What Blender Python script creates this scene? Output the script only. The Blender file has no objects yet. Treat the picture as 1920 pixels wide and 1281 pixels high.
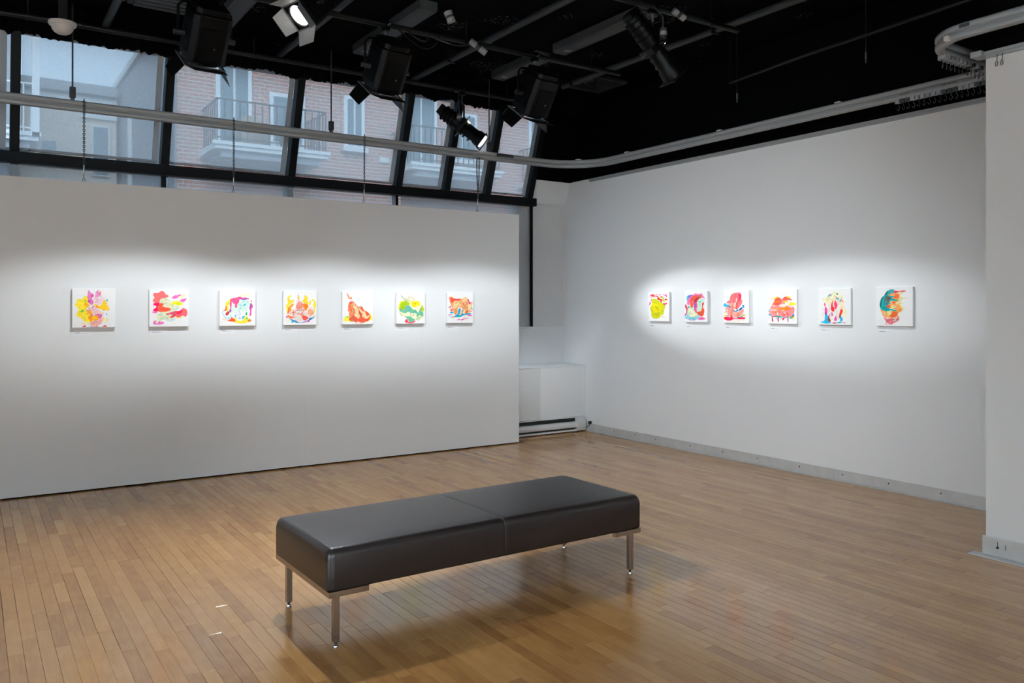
import bpy, bmesh, math, random
from mathutils import Vector, Matrix

# ------------------------------------------------------------------ scene, camera, world, exposure
scene = bpy.context.scene
COL = scene.collection
scene.view_settings.view_transform = 'Standard'
scene.view_settings.look = 'None'
scene.view_settings.gamma = 1.0
scene.view_settings.exposure = 0.0
scene.view_settings.use_curve_mapping = False
scene.cycles.use_denoising = True
scene.cycles.max_bounces = 5
scene.cycles.diffuse_bounces = 3
scene.cycles.glossy_bounces = 2
scene.cycles.transmission_bounces = 2
scene.cycles.transparent_max_bounces = 8
scene.cycles.use_adaptive_sampling = True
scene.cycles.adaptive_threshold = 0.1
scene.cycles.adaptive_min_samples = 20
scene.cycles.sample_clamp_indirect = 6.0
scene.cycles.caustics_reflective = False
scene.cycles.caustics_refractive = False

F_PX, YAW, EYE = 1530.0, math.atan(1020.0 / 1530.0), 1.5
cam_data = bpy.data.cameras.new('camera')
cam_data.sensor_width = 36.0
cam_data.lens = 36.0 * F_PX / 1920.0
cam_data.shift_y = -(640.5 - 577.0) / 1920.0
cam_data.clip_start = 0.05
cam_data.clip_end = 200
cam = bpy.data.objects.new('camera', cam_data)
COL.objects.link(cam)
cam.location = (0, 0, EYE)
cam.rotation_euler = (math.pi / 2, 0, -YAW)
scene.camera = cam

world = bpy.data.worlds.new('overcast_sky')
scene.world = world
world.use_nodes = True
bg = world.node_tree.nodes['Background']
bg.inputs['Color'].default_value = (0.58, 0.78, 1.0, 1)
bg.inputs['Strength'].default_value = 1.32

# veiled sun behind the gallery, lighting the facades across the street
sun_data = bpy.data.lights.new('veiled_sun', 'SUN')
sun_data.energy = 2.1
sun_data.angle = math.radians(40)
sun_data.color = (0.80, 0.90, 1.0)
sun = bpy.data.objects.new('veiled_sun', sun_data)
COL.objects.link(sun)
sun.rotation_euler = Vector((0.25, 0.8, -0.55)).to_track_quat('-Z', 'Y').to_euler()

WALL_SPOT = 156.0      # fresnels washing the long partition
PROFILE_SPOT = 225.0   # profile spots on the other wall
FLOOD_SPOT = 100.0     # fresnels flooding floor and right wall, most of them added unseen
ADDED_BOUNCE_SPOT = 1700.0     # added unseen fresnels bouncing fill off the walls behind the camera

# ------------------------------------------------------------------ materials
def srgb(h):
    h = h.lstrip('#')
    out = []
    for i in (0, 2, 4):
        c = int(h[i:i + 2], 16) / 255.0
        out.append(c / 12.92 if c <= 0.04045 else ((c + 0.055) / 1.055) ** 2.4)
    return tuple(out) + (1.0,)

MATS = {}
def mat(name, col, rough=0.6, metal=0.0, bump=0.0, bscale=60.0, vary=0.0, vscale=4.0, spec=0.5, coat=0.0):
    if name in MATS:
        return MATS[name]
    m = bpy.data.materials.new(name)
    m.use_nodes = True
    nt = m.node_tree
    b = nt.nodes['Principled BSDF']
    if len(col) == 3:
        col = tuple(col) + (1.0,)
    b.inputs['Base Color'].default_value = col
    b.inputs['Roughness'].default_value = rough
    b.inputs['Metallic'].default_value = metal
    b.inputs['Specular IOR Level'].default_value = spec
    b.inputs['Coat Weight'].default_value = coat
    tc = nt.nodes.new('ShaderNodeNewGeometry')
    if vary > 0:
        n = nt.nodes.new('ShaderNodeTexNoise')
        n.inputs['Scale'].default_value = vscale
        n.inputs['Detail'].default_value = 1.5
        nt.links.new(tc.outputs['Position'], n.inputs['Vector'])
        mx = nt.nodes.new('ShaderNodeMix')
        mx.data_type = 'RGBA'
        mx.inputs['A'].default_value = tuple(c * (1 - vary) for c in col[:3]) + (1,)
        mx.inputs['B'].default_value = tuple(min(1, c * (1 + vary)) for c in col[:3]) + (1,)
        nt.links.new(n.outputs['Fac'], mx.inputs['Factor'])
        nt.links.new(mx.outputs['Result'], b.inputs['Base Color'])
    if bump > 0:
        n2 = nt.nodes.new('ShaderNodeTexNoise')
        n2.inputs['Scale'].default_value = bscale
        n2.inputs['Detail'].default_value = 5
        nt.links.new(tc.outputs['Position'], n2.inputs['Vector'])
        bp = nt.nodes.new('ShaderNodeBump')
        bp.inputs['Strength'].default_value = bump
        bp.inputs['Distance'].default_value = 0.01
        nt.links.new(n2.outputs['Fac'], bp.inputs['Height'])
        nt.links.new(bp.outputs['Normal'], b.inputs['Normal'])
    MATS[name] = m
    return m

M_WALL = mat('white_wall_paint', (0.765, 0.778, 0.785), 0.75, vary=0.012, vscale=1.5, spec=0.25)
M_PART = mat('partition_paint', (0.740, 0.757, 0.770), 0.7, vary=0.012, vscale=1.2, spec=0.25)
M_PANEL = mat('grey_white_panel', (0.68, 0.68, 0.68), 0.7, vary=0.02)
M_BLACK = mat('black_paint', (0.0010, 0.0010, 0.0011), 0.9, spec=0.03)
M_CEIL = mat('black_sprayed_ceiling', (0.0012, 0.0012, 0.0013), 0.95, bump=1.0, bscale=45, spec=0.03)
M_FLUFF = mat('black_insulation', (0.0015, 0.0015, 0.0016), 1.0, bump=0.8, bscale=120, spec=0.03)
M_VENT = mat('black_vent_metal', (0.016, 0.016, 0.016), 0.55)
M_DOORLIT = mat('lamplit_barn_door', (0.22, 0.22, 0.22), 0.5)  # paler copy of the door metal, lamplight put into the colour
M_PIPE = mat('black_pipe', (0.006, 0.0058, 0.0055), 0.42, vary=0.4, vscale=9, spec=0.22)
M_CONDUIT = mat('dark_grey_pipe', (0.012, 0.012, 0.012), 0.6, vary=0.5, vscale=7)
M_FLUOR = mat('grey_lamp_pan', (0.024, 0.024, 0.024), 0.6, vary=0.15, vscale=5)
M_FLUORD = mat('dark_lamp_line', (0.01, 0.01, 0.01), 0.7)
M_FRAME = mat('black_window_frame', (0.0022, 0.0022, 0.0026), 0.5, spec=0.12)
M_TRACK = mat('white_track_plastic', (0.22, 0.22, 0.22), 0.45)
M_CLIP = mat('pale_plastic', (0.62, 0.62, 0.6), 0.5)
M_ALU = mat('brushed_metal_baseboard', (0.60, 0.61, 0.61), 0.42, metal=0.35, vary=0.12, vscale=12)
M_SCREW = mat('dark_screw', (0.03, 0.03, 0.03), 0.5, metal=0.6)
M_CHROME = mat('warm_steel', (0.42, 0.38, 0.34), 0.28, metal=1.0, vary=0.1, vscale=30)
M_FOOT = mat('chrome_foot', (0.6, 0.6, 0.6), 0.15, metal=1.0)
M_RUBBER = mat('black_rubber', (0.012, 0.012, 0.013), 0.6)
M_LEATHER = mat('dark_brown_leather', (0.0125, 0.0075, 0.0065), 0.37, bump=0.10, bscale=260, vary=0.12, vscale=20, spec=0.5)
M_SEAM = mat('leather_seam', (0.010, 0.007, 0.006), 0.6)
M_LAMP = mat('black_lamp_housing', (0.0010, 0.0010, 0.0012), 0.42, bump=0.1, bscale=90, spec=0.14)
M_LAMPD = mat('black_lamp_grille', (0.001, 0.001, 0.001), 0.6, spec=0.08)
M_STEEL = mat('dull_steel', (0.28, 0.28, 0.28), 0.4, metal=0.9)
M_DOORIN = mat('barn_door_metal', (0.003, 0.003, 0.003), 0.4, spec=0.15)
M_TAPE = mat('pale_tape', (0.16, 0.157, 0.15), 0.6)
M_CHAIN = mat('chain_steel', (0.05, 0.052, 0.055), 0.45, metal=0.5)
M_HEATER = mat('heater_enamel', (0.66, 0.66, 0.66), 0.35)
M_SLOT = mat('heater_dark_slot', (0.006, 0.006, 0.006), 0.7)
M_CANVAS = mat('white_canvas', (0.88, 0.88, 0.88), 0.8, spec=0.2)
M_CANVSIDE = mat('raw_canvas_edge', (0.55, 0.50, 0.46), 0.8)
M_CARD = mat('white_card', (0.775, 0.79, 0.81), 0.7)
M_INK = mat('grey_ink', (0.16, 0.17, 0.2), 0.8)
M_INKL = mat('pale_grey_ink', (0.45, 0.46, 0.5), 0.8)
M_DETECT = mat('cream_plastic', (0.60, 0.58, 0.55), 0.45)
M_SUB = mat('dark_subfloor', (0.03, 0.02, 0.014), 0.9)

def add_flecks(m):
    # pale flecks where the black spray coat has come away from the insulation
    nt = m.node_tree
    b = nt.nodes['Principled BSDF']
    geo = nt.nodes.new('ShaderNodeNewGeometry')
    big = nt.nodes.new('ShaderNodeTexNoise'); big.inputs['Scale'].default_value = 2.3; big.inputs['Detail'].default_value = 1
    fine = nt.nodes.new('ShaderNodeTexNoise'); fine.inputs['Scale'].default_value = 38; fine.inputs['Detail'].default_value = 6
    for n in (big, fine): nt.links.new(geo.outputs['Position'], n.inputs['Vector'])
    def step(sock, a, c):
        r = nt.nodes.new('ShaderNodeMapRange'); r.inputs['From Min'].default_value = a; r.inputs['From Max'].default_value = c
        nt.links.new(sock, r.inputs['Value']); return r.outputs['Result']
    mu = nt.nodes.new('ShaderNodeMath'); mu.operation = 'MULTIPLY'
    nt.links.new(step(big.outputs['Fac'], 0.64, 0.68), mu.inputs[0]); nt.links.new(step(fine.outputs['Fac'], 0.55, 0.62), mu.inputs[1])
    mx = nt.nodes.new('ShaderNodeMix'); mx.data_type = 'RGBA'
    mx.inputs['A'].default_value = b.inputs['Base Color'].default_value
    mx.inputs['B'].default_value = (0.07, 0.07, 0.068, 1)
    nt.links.new(mu.outputs[0], mx.inputs['Factor']); nt.links.new(mx.outputs['Result'], b.inputs['Base Color'])
add_flecks(M_CEIL)

def emission(name, col, strength):
    m = bpy.data.materials.new(name)
    m.use_nodes = True
    nt = m.node_tree
    nt.nodes.clear()
    e = nt.nodes.new('ShaderNodeEmission')
    e.inputs['Color'].default_value = tuple(col) + (1,)
    e.inputs['Strength'].default_value = strength
    o = nt.nodes.new('ShaderNodeOutputMaterial')
    nt.links.new(e.outputs[0], o.inputs['Surface'])
    return m
M_LENS = emission('lit_lens', (1, 0.98, 0.95), 6.0)
M_LEAK = emission('lit_lamp_slot', (1, 0.9, 0.75), 4.0)

def glass_mat():
    m = bpy.data.materials.new('window_glass')
    m.use_nodes = True
    nt = m.node_tree
    nt.nodes.clear()
    t = nt.nodes.new('ShaderNodeBsdfTransparent')
    t.inputs['Color'].default_value = (0.90, 0.95, 0.97, 1)
    g = nt.nodes.new('ShaderNodeBsdfGlossy')
    g.inputs['Roughness'].default_value = 0.02
    mx = nt.nodes.new('ShaderNodeMixShader')
    mx.inputs[0].default_value = 0.05
    o = nt.nodes.new('ShaderNodeOutputMaterial')
    nt.links.new(t.outputs[0], mx.inputs[1])
    nt.links.new(g.outputs[0], mx.inputs[2])
    nt.links.new(mx.outputs[0], o.inputs['Surface'])
    return m
M_GLASS = glass_mat()

def blind_mat(name, openness, col):
    # woven screen: a fine open weave (part clear, part translucent thread)
    m = bpy.data.materials.new(name)
    m.use_nodes = True
    nt = m.node_tree
    nt.nodes.clear()
    geo = nt.nodes.new('ShaderNodeNewGeometry')
    n = nt.nodes.new('ShaderNodeTexNoise')
    n.inputs['Scale'].default_value = 140
    n.inputs['Detail'].default_value = 2
    nt.links.new(geo.outputs['Position'], n.inputs['Vector'])
    mr = nt.nodes.new('ShaderNodeMapRange')
    mr.inputs['From Min'].default_value = 0.3
    mr.inputs['From Max'].default_value = 0.7
    mr.inputs['To Min'].default_value = openness - 0.08
    mr.inputs['To Max'].default_value = openness + 0.08
    nt.links.new(n.outputs['Fac'], mr.inputs['Value'])
    t = nt.nodes.new('ShaderNodeBsdfTransparent')
    tr = nt.nodes.new('ShaderNodeBsdfTranslucent')
    tr.inputs['Color'].default_value = tuple(col) + (1,)
    d = nt.nodes.new('ShaderNodeBsdfDiffuse')
    d.inputs['Color'].default_value = tuple(col) + (1,)
    m1 = nt.nodes.new('ShaderNodeMixShader')
    m1.inputs[0].default_value = 0.22
    nt.links.new(tr.outputs[0], m1.inputs[1])
    nt.links.new(d.outputs[0], m1.inputs[2])
    m2 = nt.nodes.new('ShaderNodeMixShader')
    nt.links.new(mr.outputs['Result'], m2.inputs[0])
    nt.links.new(m1.outputs[0], m2.inputs[1])
    nt.links.new(t.outputs[0], m2.inputs[2])
    o = nt.nodes.new('ShaderNodeOutputMaterial')
    nt.links.new(m2.outputs[0], o.inputs['Surface'])
    return m
M_SCREEN = blind_mat('screen_fabric', 0.42, (0.84, 0.84, 0.84))
M_BLINDW = blind_mat('white_blind_fabric', 0.22, (0.70, 0.70, 0.70))
M_HEM = mat('blind_hem', (0.27, 0.29, 0.31), 0.6)

def brick_mat(name, c1, c2, mortar, scale):
    m = bpy.data.materials.new(name)
    m.use_nodes = True
    nt = m.node_tree
    b = nt.nodes['Principled BSDF']
    b.inputs['Roughness'].default_value = 0.9
    geo = nt.nodes.new('ShaderNodeNewGeometry')
    sep = nt.nodes.new('ShaderNodeSeparateXYZ')
    nt.links.new(geo.outputs['Position'], sep.inputs[0])
    ad = nt.nodes.new('ShaderNodeMath')
    nt.links.new(sep.outputs['X'], ad.inputs[0])
    nt.links.new(sep.outputs['Y'], ad.inputs[1])
    cmb = nt.nodes.new('ShaderNodeCombineXYZ')
    nt.links.new(ad.outputs[0], cmb.inputs['X'])
    nt.links.new(sep.outputs['Z'], cmb.inputs['Y'])
    br = nt.nodes.new('ShaderNodeTexBrick')
    br.inputs['Color1'].default_value = c1
    br.inputs['Color2'].default_value = c2
    br.inputs['Mortar'].default_value = mortar
    br.inputs['Scale'].default_value = scale
    br.inputs['Mortar Size'].default_value = 0.018
    br.inputs['Brick Width'].default_value = 0.45
    br.inputs['Row Height'].default_value = 0.17
    nt.links.new(cmb.outputs[0], br.inputs['Vector'])
    nt.links.new(br.outputs['Color'], b.inputs['Base Color'])
    return m
M_BRICKR = brick_mat('red_brick', (0.60, 0.24, 0.17, 1), (0.50, 0.27, 0.21, 1), (0.68, 0.63, 0.58, 1), 1.9)
M_BRICKB = brick_mat('buff_brick', (0.80, 0.62, 0.46, 1), (0.74, 0.60, 0.46, 1), (0.80, 0.74, 0.66, 1), 1.9)
M_RENDER = mat('grey_render', (0.36, 0.37, 0.39), 0.9, vary=0.1)
M_STONE = mat('pale_stone', (0.80, 0.80, 0.78), 0.85, vary=0.06)
M_WHITE = mat('white_painted_wood', (0.85, 0.86, 0.87), 0.6)
M_DGLASS = mat('dark_window_glass', (0.16, 0.24, 0.28), 0.2)
M_IRON = mat('dark_iron_railing', (0.05, 0.055, 0.06), 0.6)
M_CUSHION = mat('tan_cushion', (0.42, 0.32, 0.22), 0.9)
M_POT = mat('dark_plant_pot', (0.08, 0.09, 0.08), 0.8)
M_ASPH = mat('street_asphalt', (0.10, 0.10, 0.10), 0.9)

def floor_mat():
    m = bpy.data.materials.new('maple_floor')
    m.use_nodes = True
    nt = m.node_tree
    N, L = nt.nodes, nt.links
    b = N['Principled BSDF']
    at = N.new('ShaderNodeAttribute')
    at.attribute_name = 'plank'
    sep = N.new('ShaderNodeSeparateColor')
    L.new(at.outputs['Color'], sep.inputs[0])
    geo = N.new('ShaderNodeNewGeometry')
    sp = N.new('ShaderNodeSeparateXYZ')
    L.new(geo.outputs['Position'], sp.inputs[0])
    def mul(sock, k):
        x = N.new('ShaderNodeMath'); x.operation = 'MULTIPLY'
        L.new(sock, x.inputs[0]); x.inputs[1].default_value = k
        return x.outputs[0]
    cmb = N.new('ShaderNodeCombineXYZ')
    L.new(mul(sp.outputs['X'], 55.0), cmb.inputs['X'])
    L.new(mul(sp.outputs['Y'], 3.2), cmb.inputs['Y'])
    L.new(mul(sep.outputs['Blue'], 37.0), cmb.inputs['Z'])
    grain = N.new('ShaderNodeTexNoise')
    grain.inputs['Scale'].default_value = 1.0
    grain.inputs['Detail'].default_value = 3
    grain.inputs['Distortion'].default_value = 1.2
    L.new(cmb.outputs[0], grain.inputs['Vector'])
    cmb2 = N.new('ShaderNodeCombineXYZ')
    L.new(mul(sp.outputs['X'], 14.0), cmb2.inputs['X'])
    L.new(mul(sp.outputs['Y'], 9.0), cmb2.inputs['Y'])
    L.new(mul(sep.outputs['Blue'], 91.0), cmb2.inputs['Z'])
    blot = N.new('ShaderNodeTexNoise')
    blot.inputs['Scale'].default_value = 1.0
    blot.inputs['Detail'].default_value = 2
    L.new(cmb2.outputs[0], blot.inputs['Vector'])
    ramp = N.new('ShaderNodeValToRGB')
    e = ramp.color_ramp.elements
    e[0].position = 0.0; e[0].color = (0.27, 0.112, 0.034, 1)
    e[1].position = 1.0; e[1].color = (0.60, 0.335, 0.125, 1)
    k = ramp.color_ramp.elements.new(0.5); k.color = (0.46, 0.228, 0.075, 1)
    s1 = N.new('ShaderNodeMath'); s1.operation = 'MULTIPLY_ADD'
    L.new(grain.outputs['Fac'], s1.inputs[0]); s1.inputs[1].default_value = 0.35
    L.new(mul(sep.outputs['Red'], 0.62), s1.inputs[2])
    s2 = N.new('ShaderNodeMath'); s2.operation = 'MULTIPLY_ADD'
    L.new(blot.outputs['Fac'], s2.inputs[0]); s2.inputs[1].default_value = 0.36
    L.new(s1.outputs[0], s2.inputs[2])
    s3 = N.new('ShaderNodeMath'); s3.operation = 'SUBTRACT'
    L.new(s2.outputs[0], s3.inputs[0]); s3.inputs[1].default_value = 0.16
    L.new(s3.outputs[0], ramp.inputs[0])
    L.new(ramp.outputs[0], b.inputs['Base Color'])
    rn = N.new('ShaderNodeTexNoise')
    rn.inputs['Scale'].default_value = 7
    rn.inputs['Detail'].default_value = 3
    L.new(geo.outputs['Position'], rn.inputs['Vector'])
    mr = N.new('ShaderNodeMapRange')
    mr.inputs['To Min'].default_value = 0.10
    mr.inputs['To Max'].default_value = 0.22
    L.new(rn.outputs['Fac'], mr.inputs['Value'])
    L.new(mr.outputs['Result'], b.inputs['Roughness'])
    b.inputs['Specular IOR Level'].default_value = 0.5
    return m
M_FLOOR = floor_mat()

def paint_mat():
    m = bpy.data.materials.new('artwork_paint')
    m.use_nodes = True
    nt = m.node_tree
    b = nt.nodes['Principled BSDF']
    b.inputs['Roughness'].default_value = 0.7
    b.inputs['Specular IOR Level'].default_value = 0.2
    at = nt.nodes.new('ShaderNodeAttribute')
    at.attribute_name = 'paint'
    geo = nt.nodes.new('ShaderNodeNewGeometry')
    n = nt.nodes.new('ShaderNodeTexNoise')
    n.inputs['Scale'].default_value = 55
    n.inputs['Detail'].default_value = 4
    nt.links.new(geo.outputs['Position'], n.inputs['Vector'])
    hsv = nt.nodes.new('ShaderNodeHueSaturation')
    mr = nt.nodes.new('ShaderNodeMapRange')
    mr.inputs['From Min'].default_value = 0.3
    mr.inputs['From Max'].default_value = 0.7
    mr.inputs['To Min'].default_value = 0.80
    mr.inputs['To Max'].default_value = 1.12
    nt.links.new(n.outputs['Fac'], mr.inputs['Value'])
    nt.links.new(mr.outputs['Result'], hsv.inputs['Value'])
    nt.links.new(at.outputs['Color'], hsv.inputs['Color'])
    nt.links.new(hsv.outputs['Color'], b.inputs['Base Color'])
    return m
M_PAINT = paint_mat()

# ------------------------------------------------------------------ mesh helpers
def world_loc(o):
    v = Vector((0, 0, 0))
    while o is not None:
        v += Vector(o.location)
        o = o.parent
    return v

class MB:
    """collects shapes; build() links them as one mesh object with its origin at its base"""
    def __init__(self):
        self.v, self.f, self.c = [], [], []
    def add(self, vs, fs, col=None):
        o = len(self.v)
        self.v += [tuple(p) for p in vs]
        self.f += [tuple(i + o for i in q) for q in fs]
        if col is not None:
            self.c += [col] * len(vs)
        return self
    def box(self, a, b, xf=None):
        (x0, y0, z0), (x1, y1, z1) = a, b
        vs = [(x0, y0, z0), (x1, y0, z0), (x1, y1, z0), (x0, y1, z0), (x0, y0, z1), (x1, y0, z1), (x1, y1, z1), (x0, y1, z1)]
        if xf:
            vs = [xf(p) for p in vs]
        return self.add(vs, [(3, 2, 1, 0), (4, 5, 6, 7), (0, 1, 5, 4), (1, 2, 6, 5), (2, 3, 7, 6), (3, 0, 4, 7)])
    def cyl(self, p0, p1, r0, r1=None, n=16, xf=None, cap=True):
        r1 = r0 if r1 is None else r1
        p0, p1 = Vector(p0), Vector(p1)
        d = (p1 - p0).normalized()
        u = d.orthogonal().normalized()
        w = d.cross(u)
        vs = []
        for p, r in ((p0, r0), (p1, r1)):
            for i in range(n):
                a = 2 * math.pi * i / n
                vs.append(p + (u * math.cos(a) + w * math.sin(a)) * r)
        if xf:
            vs = [xf(p) for p in vs]
        fs = [(i, (i + 1) % n, n + (i + 1) % n, n + i) for i in range(n)]
        if cap:
            fs += [tuple(range(n - 1, -1, -1)), tuple(range(n, 2 * n))]
        return self.add(vs, fs)
    def lathe(self, prof, n=24, xf=None, axis='z'):
        vs, fs = [], []
        for r, h in prof:
            for i in range(n):
                a = 2 * math.pi * i / n
                x, y = r * math.cos(a), r * math.sin(a)
                vs.append((x, y, h) if axis == 'z' else (x, h, y))
        k = len(prof)
        for j in range(k - 1):
            for i in range(n):
                fs.append((j * n + i, j * n + (i + 1) % n, (j + 1) * n + (i + 1) % n, (j + 1) * n + i))
        fs += [tuple(range(n - 1, -1, -1)), tuple(range((k - 1) * n, k * n))]
        if xf:
            vs = [xf(p) for p in vs]
        return self.add(vs, fs)
    def tube(self, pts, r, n=8, closed=False, xf=None):
        pts = [Vector(p) for p in pts]
        k = len(pts)
        vs, fs = [], []
        prev = None
        for i, p in enumerate(pts):
            if closed:
                d = pts[(i + 1) % k] - pts[i - 1]
            else:
                d = pts[min(i + 1, k - 1)] - pts[max(i - 1, 0)]
            d.normalize()
            if prev is None:
                u = d.orthogonal().normalized()
            else:
                u = (prev - d * prev.dot(d)).normalized()
            prev = u
            w = d.cross(u)
            for j in range(n):
                a = 2 * math.pi * j / n
                vs.append(p + (u * math.cos(a) + w * math.sin(a)) * r)
        rng = k if closed else k - 1
        for i in range(rng):
            for j in range(n):
                a, b2 = i * n, ((i + 1) % k) * n
                fs.append((a + j, a + (j + 1) % n, b2 + (j + 1) % n, b2 + j))
        if not closed:
            fs += [tuple(range(n - 1, -1, -1)), tuple(range((k - 1) * n, k * n))]
        if xf:
            vs = [xf(p) for p in vs]
        return self.add(vs, fs)
    def prism(self, poly, h0, h1, axis='z', xf=None):
        """poly in the two other axes, extruded along axis"""
        def put(a, b2, h):
            return (a, b2, h) if axis == 'z' else ((a, h, b2) if axis == 'y' else (h, a, b2))
        n = len(poly)
        vs = [put(a, b2, h0) for a, b2 in poly] + [put(a, b2, h1) for a, b2 in poly]
        fs = [(i, (i + 1) % n, n + (i + 1) % n, n + i) for i in range(n)] + [tuple(range(n - 1, -1, -1)), tuple(range(n, 2 * n))]
        if xf:
            vs = [xf(p) for p in vs]
        return self.add(vs, fs)
    def sweep(self, prof, path):
        """profile (offset to the left of travel, height) swept along a horizontal polyline"""
        k, n = len(path), len(prof)
        vs, fs = [], []
        for i, p in enumerate(path):
            p = Vector(p)
            if i == 0: d = Vector(path[1]) - p
            elif i == k - 1: d = p - Vector(path[i - 1])
            else: d = (Vector(path[i + 1]) - p).normalized() + (p - Vector(path[i - 1])).normalized()
            d.z = 0
            d.normalize()
            nrm = Vector((-d.y, d.x, 0))
            for a, h in prof:
                q = p + nrm * a
                vs.append((q.x, q.y, q.z + h))
        for i in range(k - 1):
            for j in range(n):
                fs.append((i * n + j, i * n + (j + 1) % n, (i + 1) * n + (j + 1) % n, (i + 1) * n + j))
        fs += [tuple(range(n - 1, -1, -1)), tuple(range((k - 1) * n, k * n))]
        return self.add(vs, fs)
    def build(self, name, material, parent=None, smooth=False, bevel=0.0, local=False, seg=2):
        me = bpy.data.meshes.new(name)
        xs = [p[0] for p in self.v]; ys = [p[1] for p in self.v]; zs = [p[2] for p in self.v]
        c = Vector(((min(xs) + max(xs)) / 2, (min(ys) + max(ys)) / 2, min(zs)))
        me.from_pydata([(p[0] - c.x, p[1] - c.y, p[2] - c.z) for p in self.v], [], self.f)
        if self.c:
            ca = me.color_attributes.new('paint' if material is M_PAINT else 'plank', 'FLOAT_COLOR', 'POINT')
            ca.data.foreach_set('color', [x for q in self.c for x in q])
        bm = bmesh.new()
        bm.from_mesh(me)
        if not self.c:
            bmesh.ops.recalc_face_normals(bm, faces=bm.faces)
        if bevel > 0:
            es = [e for e in bm.edges if len(e.link_faces) == 2 and e.calc_face_angle(0) > 0.6]
            bmesh.ops.bevel(bm, geom=es, offset=bevel, segments=seg, profile=0.5, affect='EDGES', clamp_overlap=True)
        bm.to_mesh(me)
        bm.free()
        if smooth:
            me.polygons.foreach_set('use_smooth', [True] * len(me.polygons))
            try:
                me.set_sharp_from_angle(angle=math.radians(38))
            except Exception:
                pass
        me.materials.append(material)
        o = bpy.data.objects.new(name, me)
        COL.objects.link(o)
        if parent is not None:
            o.parent = parent
            o.location = c - (Vector((0, 0, 0)) if local else world_loc(parent))
            if local and parent.get('_off') is not None:
                o.location = c - Vector(parent['_off'])
            if local:
                o['_off'] = tuple(c)
        else:
            o.location = c
        return o

def tag(o, label=None, cat=None, group=None, kind=None):
    if label: o['label'] = label
    if cat: o['category'] = cat
    if group: o['group'] = group
    if kind: o['kind'] = kind
    return o

def empty(name, loc, rz=0.0):
    o = bpy.data.objects.new(name, None)
    o.empty_display_size = 0.1
    COL.objects.link(o)
    o.location = loc
    o.rotation_euler = (0, 0, rz)
    return o

def bx(name, a, b, m, parent=None, bevel=0.0):
    return MB().box(a, b).build(name, m, parent, bevel=bevel)

def link_copy(o, parent, loc):
    c = o.copy()
    COL.objects.link(c)
    c.parent = parent
    c.location = loc
    return c

# ------------------------------------------------------------------ the room
XW, YB, YP = 6.27, 8.20, 7.48          # right wall, window wall, partition face
XL, YR, ZC = -4.5, -3.5, 4.0           # walls behind the camera, ceiling

bx_floor = MB().box((XL - 0.1, YR - 0.1, -0.12), (XW + 0.15, YB + 0.2, -0.02)).build('floor', M_SUB)
tag(bx_floor, kind='structure')

def plank_geo(mb, x0, x1, y0, y1, rnd):
    g = rnd.choice((0.0002, 0.0003, 0.0004, 0.0007, 0.0012))
    ge = rnd.choice((0.0002, 0.0003, 0.0007))
    x0 += g; x1 -= g; y0 += ge; y1 -= ge
    e = 0.0011
    zs = [rnd.uniform(-0.00022, 0.00012) for _ in range(4)]
    top = [(x0 + e, y0 + e, zs[0]), (x1 - e, y0 + e, zs[1]), (x1 - e, y1 - e, zs[2]), (x0 + e, y1 - e, zs[3])]
    mid = [(x0, y0, -0.0004), (x1, y0, -0.0004), (x1, y1, -0.0004), (x0, y1, -0.0004)]
    bot = [(p[0], p[1], -0.019) for p in mid]
    tone = min(1, max(0, rnd.gauss(0.5, 0.17)))
    if rnd.random() < 0.07: tone = rnd.uniform(0.02, 0.2)
    col = (tone, rnd.random(), rnd.random(), 1.0)
    fs = [(0, 1, 2, 3)]
    for a, b in ((4, 0), (8, 4)):
        for i in range(4):
            fs.append((a + i, a + (i + 1) % 4, b + (i + 1) % 4, b + i))
    mb.add(top + mid + bot, fs, col)

def build_floor():
    rnd = random.Random(11)
    W = 0.0595
    items = []
    x = XW
    while x > XL:
        x0 = max(XL, x - W)
        y = YR - rnd.uniform(0, 0.6)
        while y < YB:
            ln = rnd.choice((0.28, 0.36, 0.45, 0.55, 0.7, 0.85, 1.05)) * rnd.uniform(0.85, 1.15)
            y1 = min(YB, y + ln)
            if YB - y1 < 0.15: y1 = YB
            items.append((x0, x, max(YR, y), y1))
            y = y1
        x = x0
    s, c = math.sin(YAW), math.cos(YAW)
    def key(it):
        cx, cy = (it[0] + it[1]) / 2, (it[2] + it[3]) / 2
        d, r = cx * s + cy * c, cx * c - cy * s
        if d < 2.9 or cy > 7.4: return 99
        u, v = 960 + F_PX * r / d, 577 + F_PX * EYE / d
        if not (0 < u < 1920 and v < 1275): return 99
        return d
    order = sorted(range(len(items)), key=lambda i: key(items[i]))
    near = set(i for i in order[:300] if key(items[i]) < 99)
    rest = MB()
    for i, it in enumerate(items):
        if i in near:
            mb = MB()
            plank_geo(mb, *it, rnd)
            mb.build('plank', M_FLOOR, bx_floor)
        else:
            plank_geo(rest, *it, rnd)
    o = rest.build('plank_field', M_FLOOR, bx_floor)
    o['kind'] = 'stuff'
build_floor()

tag(bx('ceiling', (XL, YR, ZC), (XW + 0.15, YB - 0.32, ZC + 0.12), M_CEIL), kind='structure')
# right wall: white below, black above
tag(bx('wall_right', (XW, YR, -0.02), (XW + 0.13, YB + 0.2, 3.06), M_WALL), kind='structure')
tag(bx('wall_right_upper', (XW + 0.03, YR, 3.06), (XW + 0.13, YB + 0.2, ZC), M_BLACK), kind='structure')
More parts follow.
